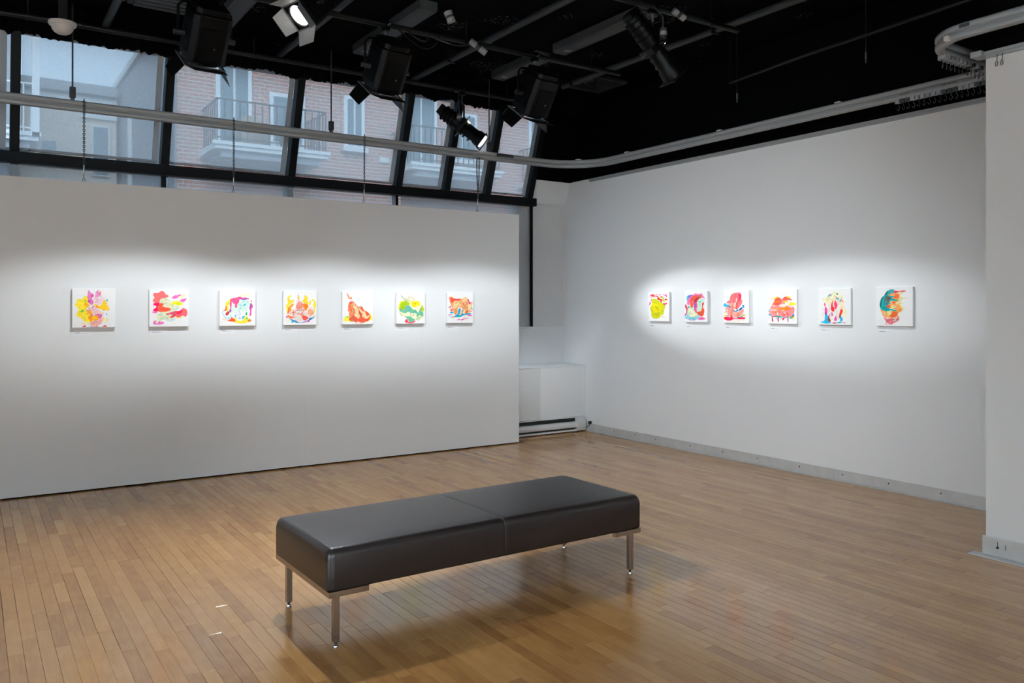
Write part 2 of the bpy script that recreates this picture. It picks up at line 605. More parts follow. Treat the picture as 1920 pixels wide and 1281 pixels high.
# walls behind the camera
tag(bx('wall_left', (XL - 0.12, YR, -0.02), (XL, YB + 0.2, 3.4), M_WALL), kind='structure')
tag(bx('wall_left_upper', (XL - 0.12, YR, 3.4), (XL - 0.02, YB + 0.2, ZC), M_BLACK), kind='structure')
tag(bx('wall_rear', (XL, YR - 0.12, -0.02), (XW, YR, 3.4), M_WALL), kind='structure')
tag(bx('wall_rear_upper', (XL, YR - 0.12, 3.4), (XW, YR - 0.02, ZC), M_BLACK), kind='structure')
# protruding wall by the right frame edge
tag(bx('wall_column', (5.15, YR, -0.02), (XW, 2.53, 3.05), M_WALL), kind='structure')
tag(bx('wall_column_upper', (5.17, YR, 3.05), (XW, 2.51, ZC), M_BLACK), kind='structure')

# window wall
SL = 0.34
def gy(z): return YB - SL * (z - 2.79)
wb = MB()
wb.box((XL, YB, -0.02), (XW, YB + 0.15, 0.9))
wb.box((5.50, YB, 0.9), (XW, YB + 0.15, 2.79))
wb.prism([(gy(2.79), 2.79), (gy(3.06), 3.06), (gy(3.06) + 0.12, 3.06), (gy(2.79) + 0.15, 2.79)], 5.73, XW, 'x')
tag(wb.build('wall_back', M_WALL), kind='structure')
wu = MB().prism([(gy(3.06) + 0.01, 3.06), (gy(4.0), 4.0), (gy(4.0) + 0.12, 4.0), (gy(3.06) + 0.13, 3.06)], 5.73, XW + 0.03, 'x')
wu.prism([(gy(3.80), 3.80), (gy(4.02), 4.02), (gy(4.02) + 0.15, 4.02), (gy(3.80) + 0.15, 3.80)], XL, 5.73, 'x')
tag(wu.build('wall_back_upper', M_BLACK), kind='structure')
# thin pinboard panel on the pier right of the blinds
tag(bx('trim_2', (5.765, YB - 0.015, 1.265), (6.24, YB, 2.77), M_PANEL, bevel=0.002), kind='structure')

# shaggy insulated soffit along the head of the glazing
def soffit():
    rnd = random.Random(5)
    mb = MB()
    n = 620
    x0, x1 = XL, XW + 0.02
    rows = [(7.70, 4.0), (7.70, 3.9), (7.71, 3.83), (7.74, 3.785), (7.79, 3.768), (7.85, 3.765), (7.90, 3.79), (7.92, 3.9)]
    vs, fs = [], []
    low = 0.0
    for i in range(n + 1):
        x = x0 + (x1 - x0) * i / n
        low = low * 0.8 + rnd.uniform(-0.011, 0.011)
        for j, (y, z) in enumerate(rows):
            k = 0 if j in (0,) else 1
            vs.append((x, y + k * rnd.uniform(-0.012, 0.012), z + k * (low + rnd.uniform(-0.012, 0.010))))
    m = len(rows)
    for i in range(n):
        for j in range(m - 1):
            fs.append((i * m + j, (i + 1) * m + j, (i + 1) * m + j + 1, i * m + j + 1))
    mb.add(vs, fs)
    o = mb.build('trim_3', M_FLUFF)
    tag(o, kind='structure')
soffit()

# sloped glazing
MUL = [-3.27, -2.07, -0.87, 0.33, 1.53, 2.735, 3.935, 4.535, 5.085, 5.69]
win = tag(empty('window_1', (1.2, YB, 2.74)), kind='structure')
for x in MUL:
    w = 0.036
    MB().prism([(gy(2.80) - 0.055, 2.80), (gy(3.84) - 0.055, 3.84), (gy(3.84) + 0.06, 3.84), (gy(2.80) + 0.06, 2.80)], x - w, x + w, 'x').build('mullion', M_FRAME, win)
bx('sill_bar', (-3.4, YB - 0.10, 2.735), (5.765, YB + 0.06, 2.83), M_FRAME, win, bevel=0.004)
for a, b in zip(MUL[:-1], MUL[1:]):
    MB().prism([(gy(2.83) + 0.03, 2.83), (gy(3.84) + 0.03, 3.84), (gy(3.84) + 0.036, 3.84), (gy(2.83) + 0.036, 2.83)], a + 0.036, b - 0.036, 'x').build('pane', M_GLASS, win)

win2 = tag(empty('window_2', (1.2, YB, 0.9)), kind='structure')
LOW = [-3.27, -2.07, -0.87, 0.33, 1.53, 2.735, 3.935, 5.50]
for i, x in enumerate(LOW):
    if i in (4, 6): bx('mullion', (x - 0.022, YB + 0.0, 0.9), (x + 0.022, YB + 0.07, 2.735), M_FRAME, win2)
    elif i < 7: bx('mullion', (x - 0.05, YB + 0.03, 0.9), (x + 0.05, YB + 0.08, 2.735), M_RENDER, win2)
for a, b in zip(LOW[:-1], LOW[1:]):
    bx('pane', (a + 0.02, YB + 0.05, 0.9), (b - 0.01, YB + 0.056, 2.735), M_GLASS, win2)

BLIND_WHERE = {0.33: 'below the smoke detector', 1.53: 'behind the lamp nearest the smoke detector', 2.735: 'behind the middle barn-door lamp',
               3.935: 'just left of the slanted profile spotlight', 4.535: 'behind the slanted profile spotlight', 5.085: 'at the end beside the white pier',
               -0.87: 'at the far left edge of the picture'}
for a, b in zip(MUL[:-1], MUL[1:]):
    if a < -1: continue
    r = tag(empty('screen_blind', ((a + b) / 2, gy(2.86) - 0.02, 2.85)), 'grey woven screen blind in sloped window bay ' + BLIND_WHERE[a], 'blind', 'screen blinds in the sloped windows')
    xa, xb = a + 0.042, b - 0.062
    fb = MB().add([(xa, gy(2.87) - 0.012, 2.87), (xb, gy(2.87) - 0.012, 2.87), (xb, gy(3.82) - 0.012, 3.82), (xa, gy(3.82) - 0.012, 3.82)], [(0, 1, 2, 3)])
    fb.build('fabric', M_SCREEN, r)
    MB().prism([(gy(2.85) - 0.02, 2.85), (gy(2.87) - 0.02, 2.872), (gy(2.87) - 0.004, 2.872), (gy(2.85) - 0.004, 2.85)], xa, xb, 'x').build('hem_bar', M_HEM, r)
    MB().prism([(gy(2.87) - 0.022, 2.87), (gy(3.82) - 0.022, 3.82), (gy(3.82) - 0.014, 3.82), (gy(2.87) - 0.014, 2.87)], xb - 0.05, xb - 0.002, 'x').build('side_channel', M_HEM, r)
for i, (a, b) in enumerate(zip(LOW[2:-1], LOW[3:])):
    last = b > 5
    lab = ('white roller blind hanging beside the pier behind the end of the partition' if last else
           'lower roller blind showing above partition, bay ' + BLIND_WHERE[a].replace('just ', ''))
    r = tag(empty('roller_blind', ((a + b) / 2, YB - 0.05, 1.25)), lab, 'blind', 'roller blinds behind the partition')
    xa, xb = a + 0.03, (5.70 if last else b - 0.03)
    MB().add([(xa, YB - 0.04, 1.262), (xb, YB - 0.04, 1.262), (xb, YB - 0.04, 2.73), (xa, YB - 0.04, 2.73)], [(0, 1, 2, 3)]).build('fabric', M_BLINDW if last else M_SCREEN, r)
    bx('hem_bar', (xa, YB - 0.05, 1.245), (xb, YB - 0.03, 1.268), M_PANEL, r, bevel=0.003)
    if last:
        bx('gap_shadow_strip', (5.712, YB - 0.06, 1.27), (5.732, YB, 2.735), M_FRAME, r)  # black strip drawing the shadow in the slit between blind and pier

# metal baseboards
bbr = tag(empty('baseboard_right', (XW, 5.1, 0)), kind='structure')
for y0, y1 in ((4.352, 7.60), (2.53, 4.350)):
    bx('strip', (XW - 0.007, y0, 0.012), (XW, y1, 0.098), M_ALU, bbr, bevel=0.0015)
    bx('floor_flange', (XW - 0.022, y0, 0.0), (XW, y1, 0.012), M_ALU, bbr, bevel=0.001)
bx('strip', (XW - 0.012, 7.60, 0.0), (XW, 7.79, 0.10), M_ALU, bbr, bevel=0.002)
for y in (6.896, 6.562, 6.046, 5.606, 5.176, 4.702, 4.264, 3.844, 3.413, 2.98, 2.65, 7.25):
    MB().cyl((XW - 0.0095, y, 0.062), (XW - 0.004, y, 0.062), 0.006, n=10).build('screw', M_SCREW, bbr)
bbc = tag(empty('baseboard_column', (5.15, 1.0, 0)), kind='structure')
bx('strip', (5.135, YR, 0.006), (5.15, 2.545, 0.115), M_ALU, bbc, bevel=0.002)
bx('floor_flange', (5.07, YR, 0.0), (5.15, 2.60, 0.006), M_ALU, bbc, bevel=0.001)
MB().cyl((5.132, 2.455, 0.06), (5.136, 2.455, 0.06), 0.008, n=10).build('screw', M_SCREW, bbc)
bx('slot', (5.1335, 2.4535, 0.062), (5.136, 2.4565, 0.095), M_SCREW, bbc)
bx('slot', (5.1335, 2.4085, 0.055), (5.136, 2.4115, 0.085), M_SCREW, bbc)

# rail along the top of the white walls
tr = tag(empty('trim_1', (XW, 5.0, 3.02)), kind='structure')
for y0, y1 in ((4.0, 7.70), (2.53, 3.995)):
    MB().prism([(XW, 3.02), (XW - 0.012, 3.022), (XW - 0.012, 3.034), (XW - 0.02, 3.037), (XW - 0.02, 3.058), (XW, 3.06)], y0, y1, 'y').build('rail', M_TRACK, tr)
tr2 = tag(empty('trim_4', (5.15, 1.0, 3.02)), kind='structure')
for y0, y1 in ((2.30, 2.53), (YR, 2.295)):
    MB().prism([(5.15, 3.012), (5.138, 3.014), (5.138, 3.03), (5.128, 3.034), (5.128, 3.052), (5.15, 3.055)], y0, y1, 'y').build('rail', M_TRACK, tr2)
bx('end_bracket', (5.10, 2.535, 3.025), (5.20, 2.60, 3.06), M_TRACK, tr2, bevel=0.004)
for y in (2.425, 2.455):
    MB().tube([(5.13, y, 3.02), (5.127, y, 2.985), (5.122, y + 0.008, 2.965), (5.122, y + 0.004, 2.945), (5.122, y - 0.006, 2.948), (5.122, y - 0.006, 2.975)], 0.0025, 6).build('hook', M_CHAIN, tr2)

# ------------------------------------------------------------------ hanging partition
part = tag(empty('display_partition', (1.4, YP + 0.05, 0)), 'long grey-white freestanding display partition with seven small paintings', 'partition', kind='thing')
xr = 5.08
for i in range(6):
    bx('panel', (xr - 1.2195, YP, 0.012), (xr - 0.0003, YP + 0.10, 2.53), M_PART, part)
    bx('base_shoe', (xr - 1.2, YP + 0.02, 0.0), (xr - 0.02, YP + 0.09, 0.012), M_BLACK, part)
    xr -= 1.2195

# ------------------------------------------------------------------ curtain track
def arc(cx, cy, r, a0, a1, n=14):
    return [(cx + r * math.cos(math.radians(a0 + (a1 - a0) * i / n)), cy + r * math.sin(math.radians(a0 + (a1 - a0) * i / n))) for i in range(n + 1)]
ZT = 3.105
tk = tag(empty('curtain_track', (3.0, 7.53, ZT)), 'long pale ceiling-hung curtain track following the windows and walls', 'curtain track')
path = [(-3.4, 7.53), (0.0, 7.53), (3.0, 7.53), (5.45, 7.53)] + arc(5.45, 6.98, 0.55, 90, 0)[1:] + [(6.0, 5.0), (6.0, 3.1)] + arc(5.70, 3.1, 0.30, 0, -90)[1:] \
    + [(5.2, 2.80)] + arc(5.2, 2.53, 0.27, 90, 180)[1:] + [(4.93, 1.0), (4.93, -2.0)]
half = [(0.018, 0.0), (0.027, 0.004), (0.030, 0.012), (0.030, 0.026), (0.026, 0.033), (0.013, 0.037), (0.013, 0.045), (0.026, 0.050), (0.031, 0.058), (0.031, 0.076), (0.026, 0.084), (0.018, 0.087)]
prof = half + [(-a, h) for a, h in reversed(half)]
MB().sweep(prof, [(x, y, ZT) for x, y in path]).build('rail', M_TRACK, tk, smooth=True)
for x in (-1.5, 0.71, 2.92, 4.72):
    MB().cyl((x, 7.53, 3.29), (x, 7.53, 3.99), 0.0065, n=8).build('hanger_rod', M_RUBBER, tk)
    bx('hanger_clamp', (x - 0.022, 7.51, 3.215), (x + 0.022, 7.55, 3.30), M_RUBBER, tk, bevel=0.003)
    bx('hanger_foot', (x - 0.014, 7.515, 3.19), (x + 0.014, 7.545, 3.215), M_FLUOR, tk, bevel=0.002)
bx('joint_sleeve', (4.80, 7.497, ZT + 0.048), (5.02, 7.50, ZT + 0.082), M_FLUOR, tk)
for x, y in ((6.0, 6.72), (6.0, 5.40), (6.0, 4.12), (5.83, 7.37), (4.93, 2.0)):
    bx('rail_clip', (x - 0.03, y - 0.025, ZT + 0.086), (x + 0.03, y + 0.025, ZT + 0.098), M_CLIP, tk, bevel=0.003)
bx('end_stop', (4.89, 2.62, ZT + 0.0), (4.92, 2.65, ZT + 0.03), M_CLIP, tk, bevel=0.003)
bx('joint_plate', (4.896, 2.50, ZT + 0.055), (4.90, 2.56, ZT + 0.075), M_FLUOR, tk)
# carriers with their hooks
car_m = [M_FLUOR, M_TRACK, M_HEM]
def carrier_mesh():
    return MB().box((-0.0155, -0.036, -0.03), (0.0155, -0.03, 0.036)).box((-0.011, -0.03, -0.022), (0.011, 0.012, 0.0))
def hook_pts():
    return [(0, -0.02, -0.03), (0, -0.02, -0.044), (0.006, -0.021, -0.05), (0.011, -0.022, -0.06), (0.007, -0.023, -0.075), (0, -0.023, -0.082), (-0.008, -0.022, -0.073), (-0.009, -0.022, -0.063)]
CARM = []
hook_me = None
for k in range(3):
    mb = carrier_mesh()
    o = mb.build('carrier', car_m[k], tk)
    CARM.append(o)
h0 = MB().tube(hook_pts(), 0.0024, 5).build('hook', M_CHAIN, CARM[0])
hook_mesh, carrier_meshes = h0.data, [o.data for o in CARM]
hook_off = Vector((0, -0.0215, -0.083))
for o in CARM + [h0]:
    bpy.data.objects.remove(o)
def place_carrier(x, y, rz, k, rh):
    c = bpy.data.objects.new('carrier', carrier_meshes[k]); COL.objects.link(c)
    c.parent = tk
    c.location = Vector((x, y, ZT - 0.028)) - world_loc(tk)
    c.rotation_euler = (0, 0, rz)
    h = bpy.data.objects.new('hook', hook_mesh); COL.objects.link(h)
    h.parent = c
    h.location = (0, -0.0, -0.054)
    h.rotation_euler = (0, 0, rh)
rc = random.Random(3)
for i in range(18):
    place_carrier(6.0, 3.60 - 0.0405 * i, -math.pi / 2, rc.choice((0, 1, 0, 2)), rc.choice((0, 0, 0.5, 1.3)))
for i in range(12):
    place_carrier(5.16 + 0.05 * i, 2.80, math.pi, rc.choice((0, 1, 2)), rc.uniform(-0.8, 0.8))

# chains tying the partition to the track
def torus(mb, c, r, rr, up, side, n=8, m=4):
    up, side = Vector(up), Vector(side)
    pts = [Vector(c) + up * (r * 1.55 * math.cos(2 * math.pi * i / n)) + side * (r * math.sin(2 * math.pi * i / n)) for i in range(n)]
    mb.tube(pts, rr, m, closed=True)
CH = [(0.79, 'under the smoke detector'), (1.99, 'second from the smoke detector'), (3.25, 'under the middle barn-door lamp'), (4.56, 'doubled and nearest the partition end')]
for x, w in CH:
    c = tag(empty('hanging_chain', (x, 7.53, 2.53)), 'thin steel chain from track to partition top, ' + w, 'chain', 'chains holding the partition')
    z = 3.20
    mb = MB()
    i = 0
    runs = (-0.014, 0.014) if x > 4 else (0.0,)
    for dx in runs:
        z, i = (3.115 if x > 4 else 3.20), 0
        while z > 2.68:
            torus(mb, (x + dx * min(1, (z - 2.66) / 0.3), 7.497 if z > ZT - 0.01 else 7.50, z), 0.0075, 0.0030, (0, 0, 1), (1, 0, 0) if i % 2 else (0, 1, 0))
            z -= 0.0165
            i += 1
    mb.build('chain_links', M_CHAIN, c)
    MB().cyl((x, 7.51, 2.60), (x, 7.503, 2.67), 0.0055, n=8).build('turnbuckle', M_STEEL, c)
    mb = MB().cyl((x, 7.515, 2.555), (x, 7.511, 2.60), 0.003, n=6)
    torus(mb, (x, 7.516, 2.543), 0.010, 0.0028, (0, 0, 1), (1, 0, 0), 10, 5)
    mb.build('eye_hook', M_CHAIN, c)

# ------------------------------------------------------------------ heater niche
cab = tag(empty('heater_cabinet', (5.5, 8.0, 0)), 'low white boxed-in cabinet in the corner above the baseboard heater', 'cabinet')
bx('body', (4.3, 7.80, 0.182), (XW - 0.002, YB - 0.002, 0.788), M_WALL, cab, bevel=0.003)
MB().prism([(7.796, 0.789), (YB - 0.002, 0.789), (YB - 0.002, 0.812), (7.796, 0.798)], 4.3, XW - 0.002, 'x').build('top', M_WALL, cab)
bx('seam_panel', (5.60, 7.797, 0.18), (5.95, 7.80, 0.785), M_WALL, cab, bevel=0.001)
bx('plinth', (4.3, 7.86, 0.0), (XW - 0.03, YB - 0.002, 0.17), M_SLOT, cab)
ht = tag(empty('baseboard_heater', (5.4, 7.83, 0)), 'white baseboard heater with dark vent slots under corner cabinet', 'heater')
X0, X1 = 4.3, 6.245
bx('back_box', (X0, 7.80, 0.012), (X1, 7.858, 0.165), M_SLOT, ht)
hp = [(7.80, 0.055), (7.77, 0.05), (7.752, 0.062), (7.748, 0.09), (7.755, 0.110), (7.77, 0.120), (7.80, 0.124)]
MB().prism(hp, X0, X1, 'x').build('front_cover', M_HEATER, ht, smooth=True)
bx('top_lip', (X0, 7.780, 0.170), (X1, 7.80, 0.181), M_HEATER, ht, bevel=0.002)
bx('foot_rail', (X0, 7.768, 0.010), (X1, 7.80, 0.030), M_PANEL, ht, bevel=0.002)
MB().prism([(7.80, 0.012), (7.762, 0.012), (7.744, 0.06), (7.744, 0.115), (7.765, 0.170), (7.80, 0.170)], X1 - 0.13, X1, 'x').build('end_cap', M_HEATER, ht, bevel=0.002)
plug = tag(empty('cable_clip', (6.26, 7.68, 0.09)), 'small black cable connector on the wall above the corner baseboard', 'connector')
bx('body', (6.235, 7.665, 0.092), (XW, 7.695, 0.128), M_RUBBER, plug, bevel=0.003)
MB().tube([(6.25, 7.68, 0.094), (6.25, 7.70, 0.07), (6.25, 7.74, 0.05), (6.24, 7.76, 0.06)], 0.004, 6).build('cord', M_RUBBER, plug)

# ------------------------------------------------------------------ bench
def bench():
    b = tag(empty('bench', (2.22, 3.75, 0), math.radians(1.0)), 'long dark brown leather bench with slim metal legs in the middle of the floor', 'bench')
    L2, D2, z0, z1, r = 0.927, 0.35, 0.26, 0.447, 0.032
    def ring(x, ins, puff):
        # rounded cross-section, larger radius on top edges
        pts = []
        y1, zb, zt = D2 - ins * 0.62, z0 + ins * 0.12, z1 - ins
        def corner(cy, cz, rr, a0, a1, n):
            for i in range(n + 1):
                a = math.radians(a0 + (a1 - a0) * i / n)
                pts.append((x, cy + rr * math.cos(a), cz + rr * math.sin(a)))
        rt, rb = 0.036, 0.012
        corner(y1 - rb, zb + rb, rb, -90, 0, 3)
        corner(y1 - rt, zt - rt, rt, 0, 90, 6)
        m = 6
        for i in range(1, m):
            y = (y1 - rt) * (1 - 2 * i / m)
            pts.append((x, y, zt + puff * (1 - (2 * i / m - 1) ** 2)))
        corner(-(y1 - rt), zt - rt, rt, 90, 180, 6)
        corner(-(y1 - rb), zb + rb, rb, 180, 270, 3)
        return pts
    xs = [(x, ins, 0.0) for x, ins, _ in [(-L2 + r * (1 - math.cos(math.radians(15 * i))), r * 0.9 * (1 - math.sin(math.radians(15 * i))), 0) for i in range(7)]]
    body = [(-0.6, 0, 0.004), (-0.3, 0, 0.005), (-0.03, 0, 0.004), (-0.008, 0.0006, 0.003), (-0.0025, 0.0022, 0.002), (0, 0.0034, 0.002)]
    seq = xs + body
    seq = seq + [(-x, ins, p) for x, ins, p in reversed(seq[:-1])]
    vs, fs = [], []
    for x, ins, p in seq:
        vs += ring(x, ins, p)
    n = len(ring(0, 0, 0))
    for i in range(len(seq) - 1):
        for j in range(n):
            fs.append((i * n + j, i * n + (j + 1) % n, (i + 1) * n + (j + 1) % n, (i + 1) * n + j))
    fs += [tuple(range(n)), tuple(range((len(seq) - 1) * n, len(seq) * n))]
    seat = MB().add(vs, fs).build('seat', M_LEATHER, b, smooth=True, local=True)
    # stitched seams on the front and end faces
    for sx in (-1, 1):
        MB().box((sx * (L2 - 0.030) - 0.0006, -D2 - 0.0004, z0 + 0.02), (sx * (L2 - 0.030) + 0.0006, -D2 + 0.002, z1 - 0.04)).build('stitching', M_SEAM, seat, local=True)
    for sx in (-1, 1):
        e = sx * (L2 - 0.004)
        def rb(a, c):
            lo = [min(p, q) for p, q in zip(a, c)]; hi = [max(p, q) for p, q in zip(a, c)]
            return lo, hi
        for a, c in (((e, -D2 + 0.003, 0.235), (e - sx * 0.028, D2 - 0.003, 0.26)), ((e - sx * 0.028, -D2 + 0.003, 0.235), (e - sx * 0.19, -D2 + 0.028, 0.26)), ((e - sx * 0.028, D2 - 0.028, 0.235), (e - sx * 0.19, D2 - 0.003, 0.26))):
            lo, hi = rb(a, c)
            MB().box(lo, hi).build('frame_rail', M_CHROME, b, bevel=0.0015, local=True)
        for sy in (-1, 1):
            x, y = sx * (L2 - 0.05), sy * (D2 - 0.04) if sy < 0 else D2 - 0.06
            MB().box((x - 0.0135, y - 0.0135, 0.027), (x + 0.0135, y + 0.0135, 0.235)).build('leg', M_CHROME, b, bevel=0.001, local=True)
            ft = MB().lathe([(0.004, 0.026), (0.004, 0.014), (0.011, 0.012), (0.0125, 0.008), (0.0125, 0.002), (0.011, 0.0005)], 14, lambda p, x=x, y=y: (p[0] + x, p[1] + y, p[2])).build('foot', M_FOOT, b, smooth=True, local=True)
            MB().lathe([(0.0075, 0.026), (0.0085, 0.022), (0.0075, 0.017)], 12, lambda p, x=x, y=y: (p[0] + x, p[1] + y, p[2])).build('foot_collar', M_RUBBER, ft, smooth=True, local=True)
bench()

# ------------------------------------------------------------------ paintings (drawn as flat paint shapes on stretched canvases)
ART = {}
def A(key, rect, *shapes): ART[key] = (rect, shapes)
A('L1', (85, 70, 1290, 1165),
 'FBEFC0 940,890 1100,920 1060,1010 950,1000', 'FBEFC0 340,1040 480,1000 560,1050 480,1080 340,1075',
 'FFE43A 460,275 500,310 510,420 540,480 550,560 490,610 480,660 590,680 630,760 660,830 760,830 820,880 790,960 640,980 580,1010 420,990 340,910 280,870 210,840 200,780 250,690 250,610 160,550 170,510 210,470 205,390 260,365 350,365 410,300',
 'F6DCE8 690,330 880,330 980,310 930,430 830,520 690,480', 'F7CFCB 500,600 640,640 760,640 900,720 960,740 920,810 780,780 680,820 630,740',
 'FFCE2A 700,500 760,520 850,555 910,480 960,385 1030,420 1050,530 1110,610 1100,680 1010,680 940,690 870,640 760,610 700,560',
 'FFA825 420,480 500,480 550,540 500,590 440,560', 'FFB52A 480,690 590,680 640,780 600,850 540,760', 'FF9A20 735,530 800,560 830,620 760,610',
 'F6B9A8 580,1020 640,980 780,970 850,920 950,880 930,980 870,1060 760,1120 600,1110', 'E96FB0 690,830 760,780 850,790 920,810 880,900 820,910 780,830',
 'FF9A20 520,880 640,800 680,850 780,830 820,890 770,960 640,960 590,1010 560,960', 'FFCB1C 640,880 740,850 780,890 700,940 640,930',
 'E885C0 535,110 600,190 660,210 680,290 620,330 670,430 660,500 590,520 530,440 500,320', 'EFA3CF 780,105 825,115 820,180 880,140 870,260 800,310 710,310 730,200',
 'E255A8 600,250 660,240 670,290 600,320', 'CF4BAA 510,410 580,400 590,450 540,470', 'E866B2 820,190 870,150 860,270 830,240',
 '4CB244 310,735 330,690 360,655 400,690 380,715', 'D6CF2A 420,380 480,370 490,450 430,460', '1DA6D8 1048,360 1078,390 1050,425 1025,395', '1DA6D8 1040,770 1062,790 1038,810 1022,790',
 'E2344C 360,1140 400,1110 440,1100 455,1140', 'E2344C 930,1140 990,1100 1050,1140', 'E2344C 660,1140 790,1130 800,1155 690,1160', '5FA8C0 560,1140 650,1130 640,1150', 'FFE64D 865,200 890,140 900,180 880,220',
 '~E07AB8 620,680 140 14', '~F08A2A 560,800 110 14', '~E58AB0 780,1030 130 10', '~D870B0 760,220 70 8', '~F0A890 800,360 120 8')
A('L2', (90, 85, 1240, 1170),
 'D3E6EA 560,950 760,940 880,930 780,1010 600,1010', 'E3E6C0 460,350 600,350 700,420 640,470 760,520 900,560 1000,600 900,650 860,720 760,720 680,820 760,900 700,960 560,950 420,1000 340,1060 280,1050 340,920 330,820 360,740 560,720 600,640 500,580 420,480 400,430',
 'CDDDCB 340,790 470,810 470,860 360,850', 'D3E6EA 820,640 960,620 900,690 800,680', 'CBD9B4 420,900 600,880 620,930 420,980',
 'FF7272 460,130 530,160 560,220 640,260 640,300 560,330 470,340 400,390 380,490 300,490 240,470 190,400 240,330 200,240 240,190 340,190 400,150',
 'FF5A3C 385,490 480,485 510,515 470,560 500,590 640,620 710,650 680,700 540,735 330,720 350,600', 'FF0A55 200,510 260,480 380,480 340,600 320,720 240,715 200,670 280,620 290,570',
 'F072BE 180,730 240,720 320,730 290,775 200,765', 'F072BE 200,520 240,540 230,575', 'F072BE 205,1030 270,980 290,1010 270,1050 340,1070 370,1010 450,1025 520,1040 480,1090 400,1100 230,1095',
 'F1EFC8 940,300 1030,230 1130,220 1110,300 1000,350 960,340', 'F072BE 750,310 840,250 900,250 980,220 1025,235 950,280 890,340 780,350', 'F072BE 970,420 1040,360 1110,355 1160,325 1165,380 1090,450 1020,440',
 'FFEA22 705,520 760,450 860,425 960,430 1070,500 1020,540 920,545 830,515 740,535', 'D8DD20 860,500 960,460 1010,500 930,545',
 'FF6A6F 1070,630 1150,650 1190,700 1200,790 1150,880 1060,850 960,900 880,890 860,830 1000,760 1030,670', 'F5224F 870,720 960,710 1040,660 1060,640 1030,760 940,810 870,800',
 'D9506A 565,790 640,780 740,740 880,710 860,790 760,850 720,810 600,825', 'D9472F 680,880 760,850 860,800 860,850 740,915', 'FFE62A 270,865 330,855 320,880', 'FFE62A 890,905 990,890 1030,910 920,925', 'F4EC7A 785,1065 805,1050 825,1065 800,1080')
A('L3', (100, 100, 1135, 1150),
 'FBEFC4 600,260 740,230 900,200 960,230 800,290', 'F9E0C4 160,930 260,920 330,1000 240,990', 'F9E23F 430,340 340,400 260,500 280,540 310,700 360,690 340,560 400,420', 'C8E08A 350,470 400,420 350,600 340,560',
 'D6EEE0 690,390 800,370 930,390 970,480 930,620 880,720 780,740 600,700 470,760 420,880 400,760 440,640 460,480 560,460 640,470', 'E6EAF6 460,790 600,720 740,720 820,660 700,820 720,960 640,980 590,900 500,880',
 'F4558A 400,370 480,330 590,310 680,285 760,320 830,305 955,345 900,365 740,350 670,370 650,460 600,520 600,600 550,615 530,570 540,510 490,490 450,440 440,560 430,660 430,740 370,740 400,620 380,500 400,440',
 '7A55B8 620,340 740,345 900,350 830,380 740,375', 'A055B8 370,740 390,650 430,660 420,740', 'F056A8 1000,480 1050,540 1050,600 1010,680 1010,820 985,860 950,830 970,720 950,620 970,540', '8A4F86 990,470 1010,500 1000,620 960,650 960,560', 'F04A3C 1000,390 1025,410 1005,460 990,430',
 'FF6A2A 200,690 260,660 270,540 300,600 300,690 230,705', 'B8453A 260,800 330,720 380,750 350,820 300,845', 'A9D8EC 160,740 210,720 200,790 260,880 330,920 370,880 390,940 310,950 220,870', 'E4F1F8 190,760 240,780 320,900 260,880',
 'F8502E 320,990 420,940 390,830 430,900 520,950 550,1015 440,1020', 'FCE43C 510,910 570,900 600,980 720,1010 860,850 900,880 880,960 970,920 930,1010 850,1070 700,1080 480,1040 560,1010',
 '18B4E0 820,490 850,530 820,560 785,530', '18B4E0 745,880 820,855 790,920 750,950', '18B4E0 530,880 550,820 570,870', '58C8E8 400,780 430,870 500,910 430,900', '58B8E0 650,620 720,630 690,650', '1FA57A 840,770 880,740 890,820 840,830', '1FA57A 840,960 890,900 900,960', 'FF7A28 890,1010 960,950 1010,1010 930,1030',
 '~8AD0D0 800,520 150 14', '~9AB8E0 640,820 120 10', '~4A4A9A 520,370 40 5')
A('L4', (100, 95, 1100, 1150),
 'FBF0C8 180,985 260,970 300,1010 220,1030', 'FFDE3C 240,260 300,220 320,280 280,300 300,380 420,370 400,430 330,480 270,560 240,660 250,780 215,800 180,560 230,450 205,340', 'FFDE3C 510,310 545,245 580,300 545,360',
 'F3DCD2 500,420 600,420 690,500 720,650 820,700 870,610 960,600 1010,660 1020,800 960,900 840,920 700,1010 520,1050 400,960 240,870 280,800 340,740 440,640 480,520',
 'FFA028 380,470 400,530 330,620 340,690 280,720 250,800 215,790 240,650 300,540', 'FF7A26 250,590 275,610 260,770 215,800 225,690', 'FFD832 670,390 720,330 725,225 830,290 820,380 850,470 900,380 930,400 900,540 850,500 760,470 690,450',
 'FF9A1E 690,480 780,480 840,540 800,680 750,690 690,590', 'FF7A22 700,520 800,500 850,590 740,600', 'FFDC38 950,370 1000,345 1060,420 1080,540 1050,640 1040,760 1010,780 1020,640 985,540 1020,440',
 'F09A8E 540,440 600,420 690,490 660,600 560,660 490,640 480,540', 'FBB88C 840,700 900,650 980,690 1000,800 920,860 850,820', 'DCE6DC 520,700 620,650 640,720 520,740', 'D8E4DC 400,940 520,910 620,960 680,1000 560,970', 'E8564A 650,850 770,870 850,930 780,1000 700,1000 660,920', 'FF7A3A 215,830 300,870 400,890 340,950 250,900',
 '2F75B5 210,860 300,950 400,990 480,1020 540,1060 620,1070 760,1030 850,990 870,935 960,920 1040,885 1000,940 900,1000 760,1060 600,1085 480,1075 400,1030 320,990', '12C3D8 330,1040 390,1010 410,1060 350,1075', '12C3D8 945,945 1000,920 970,965',
 'E94FA5 165,895 210,850 220,900 230,930', 'E94FA5 750,1050 870,1015 880,1050 800,1055', 'E94FA5 1030,850 1060,870 1040,885', '~E0605A 420,800 130 16', '~E0605A 640,740 150 18', '~EA5048 590,560 100 9', '~F08A60 920,760 80 8', '~F0A0A0 540,340 120 6')
